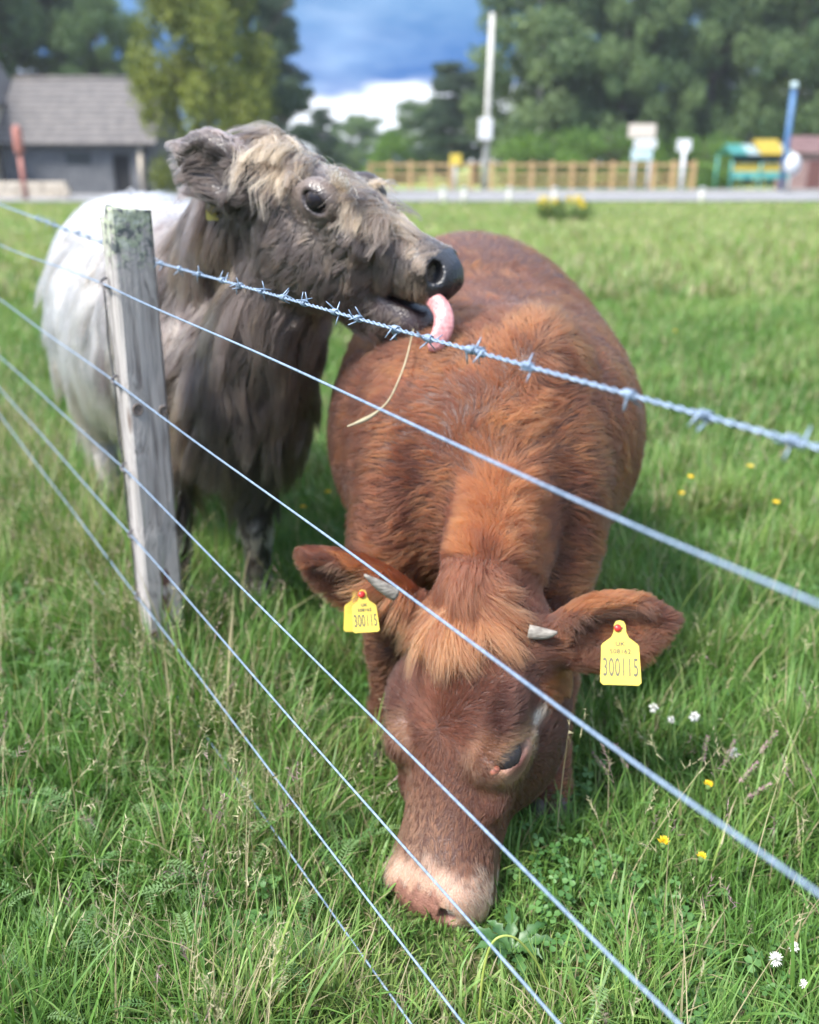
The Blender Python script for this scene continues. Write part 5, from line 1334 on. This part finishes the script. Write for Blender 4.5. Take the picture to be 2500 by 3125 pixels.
# seed heads: short blades set round the tip of every stem
V = ST[0][0].reshape(n, 11, 3); tip, dirn = V[:, 10], unit(V[:, 10] - (V[:, 8] + V[:, 9]) / 2)
SH_V, SH_T, SH_C, o = [], [], [], 0
for k in range(14):
    f_ = k / 14; base = tip - dirn * (f_ * L * .22)[:, None]; r = unit(rng.normal(size=(n, 3)) * .8 + dirn * 1.1); s1 = unit(np.cross(r, rng.normal(size=(n, 3)))); ll = (.010 + .012 * f_) * rng.uniform(.6, 1.2, n)
    SH_V += [base - s1 * .0011, base + s1 * .0011, base + r * ll[:, None]]
Vh = np.stack(SH_V, 1).reshape(-1, 3); ch = np.repeat(np.where(rng.random(n)[:, None] < .2, np.array([.26, .18, .17]), np.array([.34, .31, .19])) * rng.uniform(.7, 1.2, (n, 1)), 42, 0)
ST.append((Vh, np.zeros((0, 4), int), np.arange(len(Vh)).reshape(-1, 3), ch))
grass_obj('seeding_grass', ST)
# clover: three round leaflets on a short stalk
n = 5200; xy = scatter(n * 3, .75, 3.6, .9, .5); xy = xy[(snoise(P3(xy), .42, 1) + rng.normal(size=len(xy)) * .3) > .25]; xy = xy[np.exp(-(((xy[:, 0] - .06) / .2) ** 2 + ((xy[:, 1] - 1.28) / .2) ** 2)) < .45][:n]; n = len(xy)
h = rng.uniform(.02, .065, n); base = np.stack([xy[:, 0], xy[:, 1], gz(xy[:, 0], xy[:, 1]) + h], -1); az = rng.uniform(0, 6.28, n); tl = unit(np.stack([rng.normal(size=n) * .35, rng.normal(size=n) * .35 - .15, np.ones(n)], -1)); rad = rng.uniform(.0045, .0085, n)
CV, CT, o = [], [], 0
e1 = unit(np.cross(tl, np.array([0, 1.0, .2]))); e2 = np.cross(tl, e1)
for q in range(3):
    a = az + q * 2.094; d = e1 * np.cos(a)[:, None] + e2 * np.sin(a)[:, None]; s_ = np.cross(tl, d)
    ring = [base, base + (d * .9 + s_ * .75) * rad[:, None] + tl * .0012, base + (d * 1.7 + s_ * .62) * rad[:, None], base + (d * 1.72) * rad[:, None] - tl * .001, base + (d * 1.7 - s_ * .62) * rad[:, None], base + (d * .9 - s_ * .75) * rad[:, None] + tl * .0012]
    CV.append(np.stack(ring, 1).reshape(-1, 3)); b = np.arange(n)[:, None] * 6 + o
    CT += [b + np.array([[0, i_, i_ + 1]]) for i_ in range(1, 5)]; o += n * 6
cc = np.tile(np.repeat(mixc(np.tile(np.array([.045, .125, .030]), (n, 1)), np.array([.10, .21, .06]), rng.random(n)), 6, 0), (3, 1))
stalk = blades(xy, h, np.full(n, .0014), az, np.full(n, .02), np.full(n, .02), 1, cc[:n * 6:6], cc[:n * 6:6])
grass_obj('clover_leaves', [(np.concatenate(CV), np.zeros((0, 4), int), np.concatenate(CT), cc), stalk])
# vetch: arching stems with paired narrow leaflets
VP = []; nv_ = 260
xy = scatter(nv_ * 4, .80, 2.6, .8, .35); xy = xy[(fence_dist(xy) < .25) & (np.exp(-(((xy[:, 0] - .06) / .2) ** 2 + ((xy[:, 1] - 1.28) / .2) ** 2)) < .3)][:nv_]; nv_ = len(xy)
az = rng.uniform(0, 6.28, nv_); LL = rng.uniform(.05, .09, nv_); hgt = rng.uniform(.05, .11, nv_)
d = np.stack([np.cos(az), np.sin(az), np.zeros(nv_)], -1); sd = np.stack([-np.sin(az), np.cos(az), np.zeros(nv_)], -1); up_ = np.array([0, 0, 1.0]); p0 = np.stack([xy[:, 0], xy[:, 1], gz(xy[:, 0], xy[:, 1]) + hgt], -1)
cv = mixc(np.tile(np.array([.07, .15, .045]), (nv_, 1)), np.array([.16, .25, .10]), rng.random(nv_)); Vv, Tv, Cv2, o = [], [], [], 0
for q in range(11):
    f_ = (q + .5) / 11; c = p0 + d * (LL * f_)[:, None] + up_ * (LL * (.55 * f_ - .55 * f_**2))[:, None]
    for sg in (-1, 1):
        ld = unit(sd * sg + d * .45 + up_ * .18); ln = (LL * .20 * (1 - .5 * abs(f_ - .4)) * rng.uniform(.8, 1.1, nv_))[:, None]; wd = unit(np.cross(ld, up_)) * ln * .14
        Vv.append(np.stack([c, c + ld * ln * .5 + wd, c + ld * ln, c + ld * ln * .5 - wd], 1).reshape(-1, 3)); b = np.arange(nv_)[:, None] * 4 + o; Tv += [b + np.array([[0, 1, 2]]), b + np.array([[0, 2, 3]])]; Cv2.append(np.repeat(cv * rng.uniform(.85, 1.15, (nv_, 1)), 4, 0)); o += nv_ * 4
mid = p0 + d * (LL * .5)[:, None] + up_ * (LL * .14)[:, None]; end = p0 + d * LL[:, None]; gr0 = np.stack([xy[:, 0], xy[:, 1], gz(xy[:, 0], xy[:, 1])], -1) - d * .02
for a_, b_ in ((gr0, p0), (p0, mid), (mid, end)):
    wd = sd * .0009; Vv.append(np.stack([a_ - wd, a_ + wd, b_ + wd, b_ - wd], 1).reshape(-1, 3)); b = np.arange(nv_)[:, None] * 4 + o; Tv += [b + np.array([[0, 1, 2]]), b + np.array([[0, 2, 3]])]; Cv2.append(np.repeat(cv, 4, 0)); o += nv_ * 4
grass_obj('vetch_leaves', [(np.concatenate(Vv), np.zeros((0, 4), int), np.concatenate(Tv), np.concatenate(Cv2))])

# ---- plants and flowers one can count
m_stem = noise_mat('flower_stem', (.08, .15, .03), (.14, .22, .06), 30, .6)
m_ypet = noise_mat('yellow_petal', (.72, .45, .015), (.80, .58, .04), 60, .5); m_wpet = noise_mat('white_petal', (.66, .65, .60), (.78, .77, .74), 60, .6); m_ppet = noise_mat('purplish_grass_head', (.22, .12, .15), (.36, .24, .25), 120, .8)
def stem_pts(p, h, bx=0.0, by=0.0):
    s_ = np.linspace(0, 1, 7)[:, None]; return np.array([0, 0, -.01]) + np.array([bx, by, h]) * s_ + np.array([bx, by, 0]) * (s_**2 - s_) * .6
def flower(name, p, h, kind, label, group, r=.013, b=(0.0, 0.0)):
    e = empty(name, tuple(p)); tag(e, label, 'flower', group); S = stem_pts(p, h, *b); tube_obj('stem', S, .0013, m_stem, e, 5); t = S[-1]; bm = bmesh.new(); q = random.Random(int(h * 1e4) + int(p[0] * 1e4))
    n = {'yellow': 34, 'white': 60, 'butter': 5}[kind]
    for k in range(n):
        if kind == 'white': d = Vector((q.gauss(0, 1), q.gauss(0, 1), q.gauss(.3, 1))).normalized()
        elif kind == 'butter': a = k * 1.2566; d = Vector((math.cos(a), math.sin(a), .45)).normalized()
        else: a = k * 2.4; f_ = (k / n) ** .6; d = Vector((math.cos(a) * f_ * .62, math.sin(a) * f_ * .62, 1.05 - .55 * f_)).normalized()
        s1 = d.cross(Vector((q.random(), q.random(), q.random() - .5))).normalized(); w_ = r * (.5 if kind == 'butter' else .13); c = Vector(t)
        vt = [bm.verts.new(v_) for v_ in (c + d * r * .15 - s1 * w_ * .4, c + d * r * .6 - s1 * w_, c + d * r * 1.1, c + d * r * .6 + s1 * w_, c + d * r * .15 + s1 * w_ * .4)]; bm.faces.new(vt)
    link('head', bm_mesh('head', bm), m_wpet if kind == 'white' else m_ypet, e)
    if kind == 'yellow': tube_obj('calyx', [t + (0, 0, -.010), t + (0, 0, -.002), t + (0, 0, .006)], [.003, .006, .0055], m_stem, e, 8)
    return e
def gpx(px, py, z=0.0):
    fpx = 2900.0; u_ = px - 1250; v_ = py - 1562.5; c_, s_ = math.cos(PITCH), math.sin(PITCH); r = np.array([u_, fpx * c_ - v_ * s_, -(fpx * s_ + v_ * c_)]); p = np.array([0, 0, CAM_H]) + r * (z - CAM_H) / r[2]; p[2] = float(gz(p[0], p[1])); return p
for (px, py, h, r, lb) in ((2027, 2560, .17, .015, 'half-closed yellow dandelion right of the red cow\'s muzzle'), (2143, 2605, .15, .012, 'second yellow dandelion, lower right of the half-closed one'), (2163, 2390, .16, .013, 'small yellow flower among pinkish grass heads')):
    flower('dandelion', gpx(px, py, h), h, 'yellow', lb, 'dandelions', r)
for (px, py, h, r, lb) in ((2120, 2185, .15, .012, 'white clover head behind the red cow\'s yellow tag, right one'), (1995, 2160, .16, .011, 'white clover head just below the right ear tag'), (2050, 2195, .13, .009, 'faint white clover head between two larger ones'), (2370, 2920, .09, .012, 'white clover head at the lower right corner, largest'), (2425, 2885, .09, .009, 'small white clover head above the largest one at lower right'), (2455, 3000, .07, .008, 'lowest white clover head near the bottom right corner'), (2240, 2290, .13, .012, 'white clover head left of the pink grass heads')):
    flower('clover_flower', gpx(px, py, h), h, 'white', lb, 'white clover heads', r)
for (px, py, lb) in ((1000, 1490, 'single yellow buttercup between the two cows'), (925, 1535, 'lower yellow buttercup between the two cows'), (2110, 1450, 'yellow buttercup in the field right of the red cow, upper'), (2060, 1010, 'far yellow buttercup beyond the red cow\'s back'), (2290, 1420, 'yellow buttercup near the white specks at right'), (2370, 1530, 'yellow buttercup at the far right'), (2080, 1495, 'yellow buttercup right of the red cow, lower')):
    flower('buttercup', gpx(px, py, .18), .18, 'butter', lb, 'buttercups in the field', .012)
def foxtail(px, py, px2, py2, label):
    p = gpx(px, py); h = .30; e = empty('grass_head', tuple(p)); tag(e, label, 'grass head', 'pinkish flowering grass heads')
    tip = at_px(px2, py2, p[1] + .03) - p; S = np.array([(0, 0, -.01), tip * .3 + (0, 0, .02), tip * .6 + (0, 0, .02), tip * .85 + (0, 0, .008), tip]); ti = np.linspace(0, 4, 15); S = np.stack([np.interp(ti, range(5), S[:, k]) for k in range(3)], -1)
    tube_obj('stem', S, .0016, m_stem, e, 5); d = unit(S[-1] - S[-4]); bm = bmesh.new(); q = random.Random(px)
    for k in range(90):
        c = Vector(S[-1] - d * q.uniform(0, .055)); r = (Vector((q.gauss(0, 1), q.gauss(0, 1), q.gauss(0, 1))).normalized() + Vector(d) * 1.2).normalized(); s1 = r.cross(Vector((q.random(), q.random(), q.random() - .5))).normalized()
        bm.faces.new([bm.verts.new(v_) for v_ in (c - s1 * .0012, c + r * .009, c + s1 * .0012)])
    link('head', bm_mesh('head', bm), m_ppet, e)
for a in ((1905, 2520, 1812, 2300, 'pinkish grass head leaning left, nearest the red cow'), (1950, 2500, 1880, 2275, 'pinkish grass head second from the red cow'), (2110, 2500, 2160, 2250, 'upright pinkish grass head right of the middle wire'), (2170, 2480, 2240, 2265, 'pinkish grass head leaning right behind the upright one'), (2180, 2520, 2370, 2235, 'pinkish grass head leaning far right, highest'), (2170, 2540, 2310, 2330, 'pinkish grass head leaning right, middle of the fan'), (2170, 2560, 2350, 2395, 'pinkish grass head leaning right, lowest of the fan')): foxtail(*a)
# broad dandelion-like leaves by the muzzle
m_broad = noise_mat('broad_leaf', (.022, .065, .016), (.05, .115, .028), 25, .45, .3)
wd_p = gpx(1560, 2930); weed = empty('weed', tuple(wd_p)); tag(weed, 'low weed with broad toothed green leaves lower right of the red cow\'s muzzle', 'weed')
for k in range(9):
    a = k * .72 + random.uniform(-.2, .2); L_ = random.uniform(.05, .09); nn_ = 9; V = []
    for i_ in range(nn_ + 1):
        s_ = i_ / nn_; w_ = .010 * math.sin(math.pi * min(1, s_ * .9 + .06)) * (1 + .35 * (1 if i_ % 2 else -1)); x_ = L_ * s_; z_ = .035 * math.sin(s_ * 2.2) + .015
        for sg in (-1, 0, 1): V.append((x_ * math.cos(a) - sg * w_ * math.sin(a), x_ * math.sin(a) + sg * w_ * math.cos(a), z_ + abs(sg) * .006))
    b = np.arange(nn_)[:, None] * 3; Q = np.concatenate([b + np.array([[0, 1, 4, 3]]), b + np.array([[1, 2, 5, 4]])]); link('leaf', mesh_np('leaf', V, Q), m_broad, weed, True)
# arching stalk in front, straw hanging from the grey cow's chin
m_arch = noise_mat('yellow_green_stalk', (.20, .26, .05), (.28, .33, .08), 30, .5)
p = gpx(1462, 3125); A_ = np.array([at_px(1462, 3125, p[1]), at_px(1470, 2980, p[1]), at_px(1500, 2860, p[1]), at_px(1570, 2850, p[1] + .01), at_px(1640, 2930, p[1] + .02), at_px(1690, 3050, p[1] + .02)]); A_[0, 2] = float(gz(p[0], p[1])) - .01
ti = np.linspace(0, 5, 31); S = np.stack([np.interp(ti, range(6), A_[:, k]) for k in range(3)], -1)
for _ in range(8): S[1:-1] = (S[:-2] + 2 * S[1:-1] + S[2:]) / 4
o = tube_obj('arching_stalk', S - S[0], np.linspace(.0026, .0014, 31), m_arch, None, 6); o.location = S[0]; tag(o, 'arching yellow-green grass stalk below the muzzle', 'stalk')
m_straw = noise_mat('dry_straw', (.25, .215, .13), (.34, .30, .20), 40, .6)
A_ = np.array([at_px(1262, 1005, 2.05), at_px(1238, 1110, 1.93), at_px(1190, 1225, 1.90), at_px(1130, 1275, 1.88), at_px(1060, 1302, 1.86)]); ti = np.linspace(0, 4, 25); S = np.stack([np.interp(ti, range(5), A_[:, k]) for k in range(3)], -1)
for _ in range(5): S[1:-1] = (S[:-2] + 2 * S[1:-1] + S[2:]) / 4
o = tube_obj('dry_straw', S - S[0], np.interp(np.linspace(0, 1, 25), [0, .6, .8, 1], [.0016, .0020, .0050, .0015]), m_straw, None, 6); o.location = S[0]; tag(o, 'dry grass straw hanging from the grey cow\'s chin', 'straw')
tris = sum(sum(len(p_.vertices) - 2 for p_ in m.polygons) for m in bpy.data.meshes if len(m.polygons) < 50000) + sum(len(m.polygons) * 2 for m in bpy.data.meshes if len(m.polygons) >= 50000)
print('done', tris, round(_time.time() - _T0, 1))
# ---------------------------------------------------------------- thin humid air over the far side of the field
m_haze = bpy.data.materials.new('haze'); m_haze.use_nodes = True
_N, _L = m_haze.node_tree.nodes, m_haze.node_tree.links
_N.remove(_N['Principled BSDF']); _v = _N.new('ShaderNodeVolumePrincipled'); _v.inputs['Color'].default_value = (.86, .90, .96, 1); _v.inputs['Density'].default_value = 0.0006; _v.inputs['Anisotropy'].default_value = 0.3
_L.new(_v.outputs[0], _N['Material Output'].inputs['Volume'])
tag(box_obj('haze', -210, 210, -45, 310, -3.0, 21.0, m_haze), kind='stuff')
